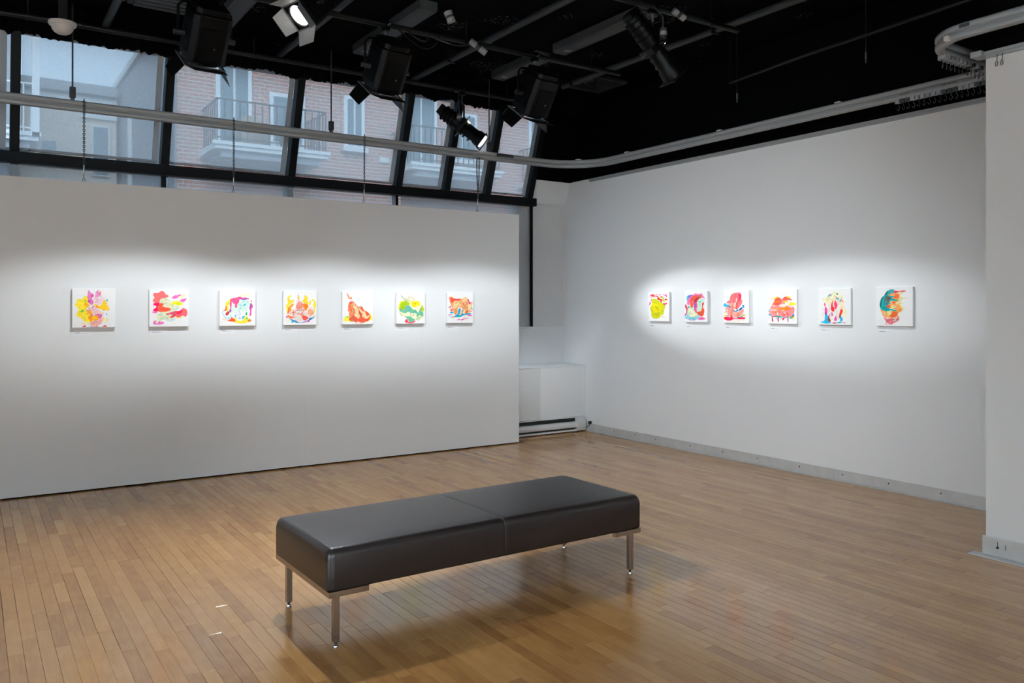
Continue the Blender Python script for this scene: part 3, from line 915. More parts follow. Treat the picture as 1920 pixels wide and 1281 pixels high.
A('L5', (115, 90, 1070, 1150),
 'EEEEF2 480,260 640,230 700,320 560,400', 'FFEF50 150,1000 200,910 320,890 330,1000 420,1060 340,1060 160,1030', 'FFEF50 960,820 1040,820 1000,870 1065,900 1060,990 960,1030 920,1050', 'A6CF1E 190,910 280,885 325,890 320,945 250,935', 'B7D77E 360,1050 500,1060 420,1080', 'B7D77E 640,1070 880,1050 760,1110',
 'FF5238 330,440 380,410 470,420 540,510 610,580 680,560 740,590 790,690 890,740 970,830 1000,910 920,1050 840,1060 740,1095 600,1060 540,1080 440,1040 370,1040 315,985 350,920 320,850 330,730 285,700 300,640 300,540',
 'FF8A5A 300,640 340,640 440,800 430,880 350,920 320,820 320,740 285,700', 'FF7A50 310,500 390,480 400,640 330,620', 'C9A878 400,480 440,480 430,640 480,720 450,820 420,740 400,560', 'C9A878 610,580 690,580 680,630 640,660 620,760 700,880 680,900 600,720',
 'FBD2A0 450,560 560,560 600,680 660,860 620,970 500,880 480,820 520,780 500,700 540,690 470,640', 'FBD2A0 640,640 690,650 740,720 820,740 880,880 960,850 980,880 900,965 820,965 720,880 740,820 660,720', 'FBB080 440,440 480,450 520,540 450,540',
 'C46A4A 400,890 470,880 470,1030 400,1020', 'B8503A 620,760 680,760 720,890 690,900', 'F98F66 250,150 275,145 330,250 350,290 385,250 415,305 380,335 310,310 270,220', 'ECDCE8 330,350 450,350 440,400 330,395', '~FF7A60 640,1000 180 14', '~F2B088 560,640 80 7')
A('L6', (120, 90, 1045, 1160),
 'F8E6D6 370,260 450,210 530,170 590,250 700,230 760,300 700,390 560,400 420,380', 'F8E6D6 210,740 330,900 300,920 230,850', 'FFE32C 170,600 200,480 260,390 350,385 300,420 220,520 215,680 190,690',
 '6BB894 215,620 300,560 400,560 480,540 560,560 620,640 740,690 820,780 880,640 920,600 980,700 990,800 990,910 880,1000 800,1060 730,1010 640,1100 520,1090 480,1010 410,940 360,900 240,830 210,740', '72B8B4 400,540 470,550 460,680 340,750 240,700 300,690',
 'A4C214 220,560 240,470 330,400 440,400 540,470 520,530 480,555 420,530 380,640 350,700 290,700 270,650 225,630', 'FFE020 570,400 640,400 740,380 830,390 880,450 880,540 850,595 800,540 740,590 680,605 610,560 580,480', 'D8C810 620,480 740,440 760,480 680,520',
 'F1EFC8 240,740 330,790 420,790 500,755 600,800 720,800 780,870 740,970 700,1000 620,960 560,910 440,910 330,880 240,800', 'F1EAC8 600,600 680,640 740,600 800,540 860,600 880,660 820,750 740,710 690,690 620,650', 'CFDDA6 860,880 930,890 985,910 880,1020 800,1060 770,1020 860,940', 'C6D490 220,790 300,850 340,900 260,870',
 'B9C81A 920,570 950,510 990,590 1015,690 970,770 930,730', '8FA890 240,205 265,205 330,270 420,380 400,395 320,300', 'D2D88E 370,290 470,330 560,400 560,440 440,400', 'C8D0A0 500,340 510,230 525,240 520,350', 'FF4A55 375,1085 450,990 490,1080 540,1100 640,1100 720,1035 700,1110 580,1145 450,1125', '55A07E 740,1000 850,860 770,880 760,960', 'E8EAC0 720,990 850,870 870,890 760,1000', '~4FA080 600,720 160 10', '~B0B878 620,330 80 7')
A('L7', (110, 100, 985, 1130),
 'EE6A70 160,590 240,540 250,580 180,615', 'EE6A70 190,650 280,640 290,720 230,730 230,680', 'EFE6D2 640,930 760,870 800,920 960,940 700,950', 'D6EEEA 180,880 320,870 300,930 180,950', '0A9EBC 200,760 300,745 330,790 240,795',
 '0A9EBC 350,900 440,830 470,790 480,680 540,610 560,680 540,760 560,830 610,830 620,650 650,700 640,800 700,820 800,790 930,800 830,840 690,855 600,900 500,925 370,925', '1AA8C8 920,620 970,620 930,660',
 'F0A870 180,240 250,230 320,280 430,310 600,300 720,240 780,300 830,380 900,430 960,400 920,600 860,720 800,790 680,810 650,800 650,700 600,610 540,590 470,600 460,780 440,820 370,810 310,720 270,590 230,480 190,350',
 'E84A3A 240,240 320,280 430,300 560,300 520,350 360,360 300,430 260,400', 'EE6A50 190,270 240,300 270,420 230,450', 'F8DFA0 350,400 480,380 560,480 560,560 440,560 340,640 300,560 330,470', 'F8DFA0 660,680 720,690 700,780 650,800', 'F8DFA0 800,500 920,440 900,600 820,680', 'F6D090 620,320 720,270 780,330 700,400 620,380', 'F4EFEA 640,500 720,435 730,455 660,505', 'F4EFEA 540,590 600,610 640,660 600,650',
 'E0308C 790,310 830,320 850,400 910,430 860,500 840,440', 'EC5AA8 140,835 230,825 270,840 180,855', 'EC5AA8 790,880 860,830 960,870 860,890', 'EC5AA8 420,1025 520,990 570,1010 680,970 850,975 720,990 600,1035 540,1020', 'F0603C 230,935 330,910 350,935', 'F0603C 860,740 970,680 900,750 870,770', 'F0603C 730,720 800,700 800,780 720,800', 'D84040 340,800 400,820 400,840 350,815',
 'F5C0A0 540,720 580,650 610,720 580,790', 'F8D8A0 500,835 560,800 590,830 530,860', 'D84848 560,810 610,800 600,840', '~D8603A 420,480 120 14', '~D8603A 720,540 120 14', '~E07848 380,700 70 7')
A('R1', (85, 95, 840, 1165),
 'F0EDE4 480,980 720,960 700,1040 520,1050', 'F8C89A 110,270 200,260 290,240 280,280 150,305', 'D2CE14 230,370 290,330 380,350 420,380 520,440 600,500 680,570 720,560 690,660 640,860 640,910 580,920 540,970 460,1050 280,1050 200,960 180,800 150,680 200,560 215,460',
 'F2DF0A 220,520 300,500 460,560 560,660 540,760 480,820 320,830 240,720 190,640', 'B8BC10 320,880 480,810 520,880 440,970 340,960', 'BCC210 340,600 430,640 440,720 360,690', 'DE4050 155,200 220,160 300,180 330,220 430,220 440,280 360,250 300,260 180,240', 'EE8A86 330,165 400,150 420,170 360,185',
 'D83A10 410,320 450,270 520,340 600,360 590,420 520,390 440,380', 'F0104A 520,400 560,400 590,490 540,460', 'F060B8 465,185 530,160 530,210 490,210', 'F060B8 590,160 640,170 690,200 750,140 740,190 770,240 750,300 730,250 660,215', 'E81C80 540,240 580,260 560,320 535,300', 'D81870 80,580 130,530 120,470 170,430 180,360 215,350 190,430 150,470 170,510 100,590',
 'F52A30 690,330 770,350 770,390 700,390', 'F52A30 620,500 700,500 760,480 760,530 660,560', 'D2D020 580,230 640,280 680,400 700,460 640,460 600,330', 'E4E020 460,270 520,290 510,320', '~C8B80A 360,700 150 12')
A('R2', (70, 85, 845, 1165),
 '9AD0E4 60,990 150,900 190,780 300,900 450,960 560,920 600,970 520,1060 380,1095 150,1060', 'CDEBD2 190,620 260,560 340,640 390,600 400,760 510,870 500,960 330,1000 230,960 190,800', 'F3EFC4 220,700 300,700 460,880 480,950 330,990 240,900',
 '3AB8E0 150,400 150,280 200,220 290,210 220,300 190,370', '8A70C8 200,240 380,200 320,290 230,340', 'F27CC0 160,500 180,400 230,320 330,250 420,170 460,150 520,180 600,170 660,160 700,230 770,330 700,320 600,280 400,300 260,430 250,540 200,560',
 'EE5A3C 250,410 320,300 420,230 520,220 640,210 660,300 600,350 520,300 440,380 360,450 370,560 350,650 290,640 270,540', 'B07A50 530,250 640,220 640,300 590,320', 'B82848 390,470 430,360 560,280 580,330 520,420 480,480', 'EE2A48 370,480 400,420 420,500 380,560', 'E0588E 400,500 490,470 520,600 490,700 510,850 440,800 400,700', '7A60B8 410,560 450,480 470,640 430,640',
 'C6EBD0 520,420 560,370 680,350 760,370 740,450 660,480 650,740 580,790 500,740 530,600', '6CC8C0 530,450 650,430 600,480', 'D2E6F8 690,420 760,370 740,460', 'F0502E 680,490 740,490 700,640 745,720 740,840 700,950 620,950 520,880 520,800 640,770 670,620', '9A6A50 560,850 640,800 620,890', 'B84038 670,520 720,500 690,620',
 'E83A50 90,600 120,530 160,620 180,700 140,900 60,930 130,840 140,720 100,650', '12B4C0 190,620 240,610 230,690', '12B4C0 245,790 320,880 270,840', 'F060A8 540,1060 640,980 720,1000 790,1045 650,1080', 'E070B0 200,1080 370,1095 260,1100', '~5AB8D8 320,1000 150 12', '~D84060 330,330 90 6')
A('R3', (80, 85, 915, 1165),
 'F8E8D0 340,1080 700,1050 800,1040 760,1080 400,1105', 'DCEFEE 220,400 340,180 420,150 340,260 240,440', 'F2767A 390,190 500,160 600,180 660,240 680,390 710,450 660,570 560,690 480,690 480,600 400,500 310,520 180,500 230,440 290,400 320,270',
 'F5A59A 160,640 300,520 400,500 470,560 470,690 420,750 560,790 740,700 750,800 690,900 560,980 440,990 300,990 160,930 230,880 150,800', 'E0605A 480,400 560,520 540,690 490,690', 'FA8460 380,540 420,600 400,720 360,900 320,900', 'FA8460 520,860 600,820 630,900 540,960', 'F8C8C0 430,560 480,480 500,560 470,640',
 'FF2050 580,190 660,200 670,300 600,440 570,420 600,330', 'F59AC8 555,155 610,135 660,180 670,215 600,185', 'F8EFF0 510,350 540,350 510,480 490,520', 'F8EFF0 150,710 230,750 230,780', 'F8EFF0 160,800 230,830 220,845', 'F8EFF0 160,870 230,895 220,910',
 '1CB0E0 95,540 160,500 180,550 290,555 250,600 340,630 300,650 200,620 100,620', '2A6E98 220,600 340,625 310,650', '1490C4 380,765 450,745 500,760 540,710 610,720 660,650 720,640 700,560 760,580 770,650 720,670 660,740 560,760 510,800 440,775', '2A6090 600,710 660,655 700,660 640,740', '2A5070 385,765 450,745 460,770 400,775',
 'FA1C50 95,1020 150,970 300,990 370,890 390,990 520,1010 680,970 800,985 780,1030 640,1040 420,1040 340,1080 200,1085', 'FFE22A 70,835 130,810 150,840', 'FFE22A 70,980 150,900 160,940 90,990', 'FFE22A 740,890 820,870 800,910 820,930 740,940', '3AA050 730,900 770,880 750,930', '24607A 150,960 260,970 260,995', '24607A 510,970 640,960 720,900 700,950 600,995', '~E86868 430,320 120 10', '~F8B8A0 560,860 120 10', '~E07880 300,740 90 9')
A('R4', (70, 75, 965, 1175),
 'F4ECEC 480,250 560,200 620,230 520,320', 'F9E2CC 60,530 190,500 190,545', 'F9E2CC 60,930 130,930 110,970', 'FFE23A 160,365 280,360 300,310 400,310 330,380 170,390', 'FFE23A 640,290 720,280 780,340 740,360 680,330',
 'F7908E 300,370 400,320 480,370 500,400 600,310 700,330 840,420 700,420 600,530 740,590 880,640 890,780 830,900 720,965 560,950 420,920 220,940 105,830 160,640 220,520', 'F55A48 310,360 400,330 490,390 490,500 400,580 280,560 220,550 280,490', 'F55A48 520,390 600,310 690,340 840,420 700,410 590,420',
 'F8E2D6 440,560 580,540 700,580 600,630 440,620', 'F8EEEA 200,580 310,590 250,620', 'F8EEEA 600,500 720,440 860,470 720,520', 'F6C0CC 150,700 330,700 330,760 130,760', 'F6C0CC 700,600 860,620 780,660', 'FFE23A 710,540 800,490 930,510 920,570 850,590 750,575',
 'FF8A14 280,460 450,440 470,470 340,485 270,480', 'FF8A14 410,690 500,650 590,650 640,600 720,640 790,690 680,750 620,740 560,720 440,745', 'FF8A14 150,770 340,770 460,780 430,810 160,800', 'FFA01E 200,680 350,670 340,700 210,695', 'FFD21E 545,470 600,440 700,450 650,495 570,490', 'FF9A30 310,350 400,315 400,335 330,370',
 'FBEAEA 360,890 375,780 395,890', 'FBEAEA 540,750 560,750 660,900 640,910', 'F26A58 650,800 720,880 680,940 660,860', '1F7A92 105,840 210,935 330,920 450,925 560,960 680,960 740,975 830,910 880,850 890,900 810,990 720,985 640,980 540,970 400,950 200,950',
 '18A8DC 75,780 130,700 110,770', '18A8DC 70,890 120,860 170,920', '18A8DC 310,1020 350,980 340,1020', '18A8DC 450,1030 520,980 470,1030', '18A8DC 840,890 880,850 890,910', '14B090 340,940 460,935 520,970 380,970', '14B090 740,980 830,960 820,1010', 'FFE23A 310,950 345,955 325,985',
 'D01C48 195,950 220,950 240,1110 200,1090', 'D01C48 385,960 410,960 405,1120 375,1060', 'D01C48 530,1000 600,970 560,1050 530,1050', 'D01C48 690,1000 715,1010 700,1130 685,1050', 'FFE23A 805,980 880,930 900,950 850,1005', '~F26060 600,840 160 14', '~F8C0C8 240,820 90 8')
A('R5', (60, 75, 1020, 1190),
 'F6EEC8 230,370 320,330 400,240 480,190 600,180 720,210 760,300 820,420 830,600 900,740 880,930 800,940 760,700 640,640 440,640 340,520 260,500 190,420', 'E9E6B8 250,400 350,350 420,400 320,490', 'EDF0EA 360,540 560,640 700,700 720,1060 600,1120 480,1100 420,900 360,880 340,640', 'F6E2CE 640,460 780,480 780,680 680,700', 'F6E2CE 580,760 640,760 640,960 600,940', 'E4E2D0 360,660 420,680 420,790 370,770', 'F8E2C8 190,700 220,680 230,950 200,960',
 '18B8DC 340,320 420,240 440,250 390,320', 'F06A80 420,270 465,265 440,320', '18B8DC 595,250 640,220 665,260 630,280', '18B8DC 735,400 755,395 740,490 705,480', 'FA2A2A 580,300 610,360 590,400 510,460 500,600 550,680 540,770 490,780 445,720 455,560 500,450 580,400 590,360', '18B8DC 600,385 660,355 675,400 650,430', '3A4A70 590,370 615,365 610,400',
 'FF3E7E 580,440 600,480 635,580 610,690 570,705 540,600 545,500', 'FF4A3A 760,420 810,490 800,510 745,430', 'FF4A3A 250,520 270,520 285,650 240,580', 'F04FA8 270,640 330,700 340,800 300,890 260,850', 'F04FA8 475,800 505,900 480,920 455,870', 'F04FA8 590,910 620,1030 585,1070 540,1030',
 '1AB4E0 270,900 370,910 350,1040 380,1110 480,1120 420,1140 310,1150 130,1115 250,1060', '1AB4E0 730,930 790,1000 780,1060 720,1080', '1AB4E0 650,1095 770,1100 740,1130 640,1135', '4A4AA8 290,805 320,870 290,900 265,860', 'F03A3A 415,840 400,950 440,1060 410,1110 360,1080 350,990 380,900', '6A4A44 360,960 430,1040 410,1110 370,1090',
 'FA3A30 750,700 795,770 760,850 710,980 685,940 710,780', '7A4640 740,840 730,960 700,980 700,900', 'D85868 480,1130 550,1110 640,1130 540,1150', 'D85868 770,1080 880,1120 860,1135')
A('R6', (50, 80, 1075, 1165),
 'EDE3A4 700,200 820,230 740,300 740,360 940,380 780,420 760,500 820,550 740,570 840,680 700,820 560,780 560,380', 'FBA85E 400,310 480,260 600,250 700,270 720,340 690,420 600,440 690,470 600,550 720,580 780,700 700,780 640,850 700,900 500,940 280,900 230,800 190,700 420,740 640,720 350,620 430,560 540,560 440,510 560,450 500,380 600,330',
 'F08A90 280,920 400,960 480,940 600,970 700,900 700,1000 560,1080 460,1130 340,1040', 'F0682E 500,760 660,790 650,870 540,920 440,880', 'F0682E 700,740 790,690 720,770', 'F0682E 520,510 620,490 560,550', 'F0682E 350,610 440,565 470,660 400,660', 'F0683A 600,300 700,290 680,380 560,400', 'F0DE96 380,740 490,740 490,830 400,880 380,820', 'F0DE96 480,600 620,600 600,670 500,660', 'F0C890 280,760 350,780 340,880 280,850',
 '0FA8A4 320,290 400,190 460,150 570,160 580,240 480,260 400,310 600,335 500,380 560,410 690,440 650,465 480,470 430,510 490,545 400,560 350,620 420,670 520,690 560,715 650,715 580,755 480,730 380,755 260,730 200,700 165,580 210,400 260,340',
 '0E5E6C 320,260 390,180 400,210 340,300 260,380 220,520 195,640 165,580 205,400 290,330', '5E6A66 340,330 470,370 450,470 400,540 300,590 290,450', '12B8B4 340,430 380,560 360,600 300,600', '4AA8B0 440,190 560,170 570,230 430,260', '6A3A40 400,370 470,380 440,440', 'EE3A5A 570,165 620,190 720,195 820,180 900,200 840,215 700,215 600,265 575,210', 'F0ECEA 540,1000 620,980 600,1020 560,1030', '~E05068 440,1010 130 14', '~D87868 600,900 120 10', '~0A7A7A 300,600 90 8')

def smooth_loop(pts, k=4):
    n, out = len(pts), []
    for i in range(n):
        p0, p1, p2, p3 = pts[i - 1], pts[i], pts[(i + 1) % n], pts[(i + 2) % n]
        for s in range(k):
            t = s / k
            out.append(tuple(0.5 * (2 * p1[j] + (p2[j] - p0[j]) * t + (2 * p0[j] - 5 * p1[j] + 4 * p2[j] - p3[j]) * t * t + (3 * p1[j] - p0[j] - 3 * p2[j] + p3[j]) * t ** 3) for j in (0, 1)))
    return out

SIZE, THICK = 0.318, 0.024
def painting(key, label, origin, ux, out, seed):
    """origin: lower-left corner of the canvas on its wall, ux along the wall, out away from the wall"""
    ux, out, up = Vector(ux), Vector(out), Vector((0, 0, 1))
    base = Vector(origin) + ux * SIZE / 2
    r = tag(empty('painting', base), label, 'painting', 'small square paintings on canvas')
    def P(a, b, d): return tuple(Vector(origin) + ux * (a * SIZE) + up * (b * SIZE) + out * d)
    mb = MB()
    corners = [P(0, 0, 0.0), P(1, 0, 0.0), P(1, 1, 0.0), P(0, 1, 0.0), P(0, 0, THICK), P(1, 0, THICK), P(1, 1, THICK), P(0, 1, THICK)]
    mb.add(corners, [(3, 2, 1, 0), (4, 5, 6, 7), (0, 1, 5, 4), (1, 2, 6, 5), (2, 3, 7, 6), (3, 0, 4, 7)])
    cv = mb.build('canvas', M_CANVAS, r, bevel=0.002)
    rect, shapes = ART[key]
    x0, y0, x1, y1 = rect
    pm = MB()
    d = THICK + 0.0002
    rnd = random.Random(seed)
    def to(a, b): return (min(0.985, max(0.015, (a - x0) / (x1 - x0))), min(0.985, max(0.015, 1 - (b - y0) / (y1 - y0))))
    for s in shapes:
        t = s.split()
        if t[0][0] == '~':
            col = srgb(t[0][1:])
            cx, cy = [float(q) for q in t[1].split(',')]
            rad, n = float(t[2]), int(t[3])
            for _ in range(n):
                a, q = rnd.uniform(0, 6.28), rad * math.sqrt(rnd.random())
                px, py = cx + q * math.cos(a), cy + q * math.sin(a)
                th, ln, w = rnd.uniform(0, 3.14), rnd.uniform(0.25, 0.6) * rad, rnd.uniform(4, 9)
                bend = rnd.uniform(-0.3, 0.3) * ln
                dx, dy = math.cos(th), math.sin(th)
                spine = [(px + dx * ln * k2 - dy * bend * (1 - 4 * k2 * k2), py + dy * ln * k2 + dx * bend * (1 - 4 * k2 * k2)) for k2 in (-0.5, -0.17, 0.17, 0.5)]
                poly = [(p[0] - dy * w, p[1] + dx * w) for p in spine] + [(p[0] + dy * w, p[1] - dx * w) for p in reversed(spine)]
                poly = [to(*p) for p in poly]
                pm.add([P(a2, b2, d) for a2, b2 in poly], [tuple(range(len(poly)))], col)
                d += 0.00003
        else:
            col = srgb(t[0])
            pts = [tuple(float(c2) for c2 in q.split(',')) for q in t[1:]]
            poly = [to(*p) for p in smooth_loop(pts)]
            pm.add([P(a2, b2, d) for a2, b2 in poly], [tuple(range(len(poly)))], col)
            d += 0.00006
    pm.build('painted_motif', M_PAINT, r)

def wall_label(label, origin, ux, out, w1, w2):
    ux, out, up = Vector(ux), Vector(out), Vector((0, 0, 1))
    r = tag(empty('wall_label', Vector(origin) + ux * 0.06), label, 'label', 'title cards under the paintings')
    def slab(name, a0, a1, b0, b1, d0, d1, m):
        c = [Vector(origin) + ux * a + up * b + out * dd for a, b, dd in ((a0, b0, d0), (a1, b0, d0), (a1, b1, d0), (a0, b1, d0), (a0, b0, d1), (a1, b0, d1), (a1, b1, d1), (a0, b1, d1))]
        MB().add(c, [(3, 2, 1, 0), (4, 5, 6, 7), (0, 1, 5, 4), (1, 2, 6, 5), (2, 3, 7, 6), (3, 0, 4, 7)]).build(name, m, r)
    slab('card', 0, 0.125, 0, 0.042, 0, 0.0012, M_CARD)
    slab('title_line', 0.012, 0.012 + w1, 0.0235, 0.0275, 0.0012, 0.0015, M_INK)
    slab('detail_line', 0.014 + w1, 0.014 + w1 + w2, 0.0215, 0.0235, 0.0012, 0.0015, M_INKL)
    slab('detail_line', 0.012, 0.024, 0.0175, 0.019, 0.0012, 0.0015, M_INKL)

LABELS = {
 'L1': 'square painting with yellow flower shape and pink ears, nearest the left edge of the partition',
 'L2': 'square painting of coral red and pink cloud patches over pale green',
 'L3': 'square painting of crimson drips over a pale mint blue creature shape',
 'L4': 'square painting of pink shapes in yellow flames over a blue base',
 'L5': 'square painting of a red and peach mound with a thin pointed tip',
 'L6': 'square painting of a green and yellow apple-like shape with a stem',
 'L7': 'square painting of an orange cat-eared shape above teal strokes, last on the partition',
 'R1': 'square painting of a lemon yellow blob with red squiggles on top',
 'R2': 'square painting of tangled pink, red and mint loops over pale blue',
 'R3': 'square painting of a coral pink mound crossed by blue bands',
 'R4': 'square painting of pink and orange bun shape with drips below',
 'R5': 'square painting of cream mound with red, pink and turquoise drops',
 'R6': 'square painting of a teal-haired orange head streaming sideways'}
for i, x in enumerate((0.700, 1.277, 1.855, 2.429, 3.003, 3.580, 4.156)):
    k = 'L%d' % (i + 1)
    painting(k, LABELS[k], (x, YP, 1.337), (1, 0, 0), (0, -1, 0), i)
    wall_label('title card below the ' + LABELS[k].replace('square ', '').split(',')[0].replace('painting ', 'painting ', 1), (x + 0.012, YP, 1.267), (1, 0, 0), (0, -1, 0), (0.035, 0.058, 0.04, 0.055, 0.055, 0.055, 0.04)[i], (0.06, 0.035, 0.05, 0.03, 0.03, 0.025, 0.04)[i])
for i, y in enumerate((6.655, 6.112, 5.582, 5.037, 4.494, 3.946)):
    k = 'R%d' % (i + 1)
    painting(k, LABELS[k], (XW, y, 1.350), (0, -1, 0), (-1, 0, 0), 20 + i)
    wall_label('title card below the ' + LABELS[k].replace('square ', '').split(',')[0], (XW, y - 0.004, 1.278), (0, -1, 0), (-1, 0, 0), (0.036, 0.036, 0.036, 0.04, 0.045, 0.055)[i], (0.04, 0.04, 0.05, 0.045, 0.05, 0.04)[i])

# ------------------------------------------------------------------ ceiling services
PIPES = [(7.60, 3.835, 5.42, 'black lighting pipe along the head of the windows'), (6.12, 3.81, 5.36, 'black lighting pipe carrying the row of barn-door lamps'),
         (4.60, 3.80, 5.32, 'black lighting pipe carrying the spotlight aimed at the far right wall'), (1.6, 3.81, 4.6, 'black lighting pipe overhead behind the camera'), (-1.2, 3.81, 4.6, 'black lighting pipe at the rear of the room')]
for y, z, x1, lab in PIPES:
    p = tag(empty('lighting_pipe', (1.0, y, z)), lab, 'pipe', 'lighting pipes')
    MB().cyl((-4.0, y, z), (x1, y, z), 0.0235, n=14).build('tube', M_PIPE, p, smooth=True)
    for x in (-3.2, -1.4, 0.4, 2.2, 3.6, 5.0):
        if x < x1:
            MB().cyl((x, y, z + 0.02), (x, y, ZC), 0.005, n=6).build('drop_rod', M_PIPE, p)
            MB().cyl((x - 0.012, y, z), (x + 0.012, y, z), 0.029, n=14).build('pipe_clip', M_PIPE, p)
for x, y0, y1, lab in ((0.975, -2.0, 7.70, 'dark grey ceiling pipe near the smoke detector'), (2.47, -2.0, 7.70, 'dark grey ceiling pipe behind the brightly lit lamp'),
                       (3.895, -2.0, 7.70, 'dark grey ceiling pipe ending above the slanted profile spotlight'), (5.385, -2.0, 7.08, 'dark grey ceiling pipe passing above the square air vent')):
    p = tag(empty('ceiling_pipe', (x, 5.0, 3.87)), lab, 'pipe', 'grey pipes under the ceiling')
    MB().cyl((x, y0, 3.905), (x, y1, 3.905), 0.03, n=14).build('tube', M_CONDUIT, p, smooth=True)
    for y in (1.0, 2.9, 4.9, 6.9):
        bx('strap', (x - 0.038, y - 0.015, 3.87), (x + 0.038, y + 0.015, ZC), M_PIPE, p)
p = tag(empty('side_pipe', (5.8, 4.0, 3.58)), 'thin dark pipe running above the curtain track near the right wall', 'pipe')
MB().tube([(5.92, 5.21, 3.6), (5.80, 4.36, 3.6), (5.68, 2.99, 3.6), (5.57, 1.9, 3.6)], 0.016, 10).build('tube', M_PIPE, p, smooth=True)
MB().cyl((5.92, 5.21, 3.6), (5.92, 5.21, ZC), 0.006, n=6).build('drop_rod', M_PIPE, p)
MB().cyl((5.62, 2.4, 3.6), (5.62, 2.4, ZC), 0.006, n=6).build('drop_rod', M_PIPE, p)
for x, y, z0, lab in ((5.30, 4.59, 3.20, 'thin black rod hanging from the end of a lighting pipe'), (5.31, 3.43, 3.24, 'thin black rod hanging from the ceiling near the column wall')):
    r = tag(empty('hanging_rod', (x, y, z0)), lab, 'rod', 'rods hanging near the right wall')
    MB().cyl((x, y, z0 + 0.05), (x, y, 3.79 if y > 4 else ZC), 0.0035, n=6).build('rod', M_PIPE, r)
    MB().cyl((x, y, z0 + 0.03), (x, y, z0 + 0.075), 0.008, n=8).build('nut', M_FLUOR, r)
    MB().cyl((x, y, z0), (x, y, z0 + 0.03), 0.006, n=8).build('tip', M_RUBBER, r)

def strip_light(x0, x1, y0, y1, lab):
    f = tag(empty('strip_light', ((x0 + x1) / 2, (y0 + y1) / 2, 3.90)), lab, 'ceiling light', 'unlit strip lights on the ceiling')
    MB().prism([(x0, 3.93), (x0 + 0.012, 3.915), (x1 - 0.012, 3.915), (x1, 3.93), (x1, ZC), (x0, ZC)], y0, y1, 'y').build('pan', M_FLUOR, f)
    xm = (x0 + x1) / 2
    for a, b, c, d in ((x0 + 0.02, x0 + 0.024, y0 + 0.05, y1 - 0.05), (x1 - 0.024, x1 - 0.02, y0 + 0.05, y1 - 0.05), (x0 + 0.02, x1 - 0.02, y0 + 0.05, y0 + 0.056), (x0 + 0.02, x1 - 0.02, y1 - 0.056, y1 - 0.05)):
        bx('groove', (a, c, 3.9135), (b, d, 3.9155), M_FLUORD, f)
    bx('rating_plate', (xm - 0.03, y1 - 0.16, 3.913), (xm + 0.03, y1 - 0.10, 3.9155), M_TAPE, f)
strip_light(1.75, 1.91, 6.20, 7.29, 'unlit grey strip light beside the lamp nearest the smoke detector')
strip_light(3.04, 3.20, 5.90, 7.29, 'unlit grey strip light above the middle barn-door lamp')
strip_light(4.59, 4.76, 6.46, 7.28, 'short unlit grey strip light above the last barn-door lamp')
strip_light(4.61, 4.77, 4.95, 6.22, 'long unlit grey strip light left of the square air vent')

v = tag(empty('ceiling_vent', (5.76, 6.98, 3.93)), 'square black four-way air vent on the ceiling', 'vent')
for k in range(5):
    h = 0.25 - 0.05 * k
    z = 3.955 + 0.008 * k
    a, b = (5.76 - h, 6.98 - h), (5.76 + h, 6.98 + h)
    mb = MB()
    t = 0.024 if k == 0 else 0.012
    mb.box((a[0], a[1], z), (b[0], a[1] + t, z + 0.03)).box((a[0], b[1] - t, z), (b[0], b[1], z + 0.03)).box((a[0], a[1] + t, z), (a[0] + t, b[1] - t, z + 0.03)).box((b[0] - t, a[1] + t, z), (b[0], b[1] - t, z + 0.03))
    mb.build('vent_frame' if k == 0 else 'louvre', M_VENT, v)
g = tag(empty('ceiling_grille', (1.3, 6.9, 3.92)), 'dark slatted air grille by the lamp nearest the smoke detector', 'vent')
bx('frame', (1.06, 6.60, 3.94), (1.53, 7.15, ZC), M_CONDUIT, g)
for k in range(6):
    bx('slat', (1.10, 6.64 + 0.085 * k, 3.918), (1.49, 6.69 + 0.085 * k, 3.942), M_FLUOR, g)

sd = tag(empty('smoke_detector', (0.627, 7.405, 3.68)), 'round cream smoke detector on the black ceiling edge above the windows', 'smoke detector')
def sdx(p): return (p[0] + 0.627, p[1] + 7.405, p[2] + 3.685)
MB().lathe([(0.03, 0.09), (0.102, 0.09), (0.102, 0.075), (0.094, 0.062)], 28, sdx).build('base', M_DETECT, sd, smooth=True)
MB().lathe([(0.083, 0.064), (0.076, 0.035), (0.060, 0.012), (0.04, 0.0), (0.01, 0.0)], 28, sdx).build('cover', M_DETECT, sd, smooth=True)
bx('mount_strap', (0.49, 7.395, 3.775), (0.76, 7.42, 3.787), M_CONDUIT, sd)
bx('mount_block', (0.60, 7.38, 3.787), (0.66, 7.44, ZC), M_PIPE, sd)

# cable connectors and loose cables on the pipes
def connector(p0, p1, r, lab):
    c = tag(empty('cable_connector', p0), lab, 'connector', 'cable connectors on the pipes')
    p0, p1 = Vector(p0), Vector(p1)
    for a, b, rr, m, nm in ((0, 0.38, r, M_TAPE, 'plug'), (0.38, 0.62, r * 0.92, M_RUBBER, 'collar'), (0.62, 1.0, r, M_TAPE, 'socket')):
        MB().cyl(p0.lerp(p1, a), p0.lerp(p1, b), rr, n=12).build(nm, m, c)
connector((3.60, 6.05, 3.80), (3.73, 6.00, 3.70), 0.028, 'pale banded cable connector hanging on the lamp pipe')
connector((3.10, 5.55, 3.80), (3.13, 5.54, 3.72), 0.034, 'pale round cable connector above the middle of the lamp row')
connector((4.50, 4.52, 3.78), (4.60, 4.50, 3.73), 0.026, 'pale cable connector beside the spotlight over the right wall')
cb = tag(empty('cable_loop', (3.0, 6.08, 3.6)), 'black cables looping below the pipe beside the middle barn-door lamp', 'cable')
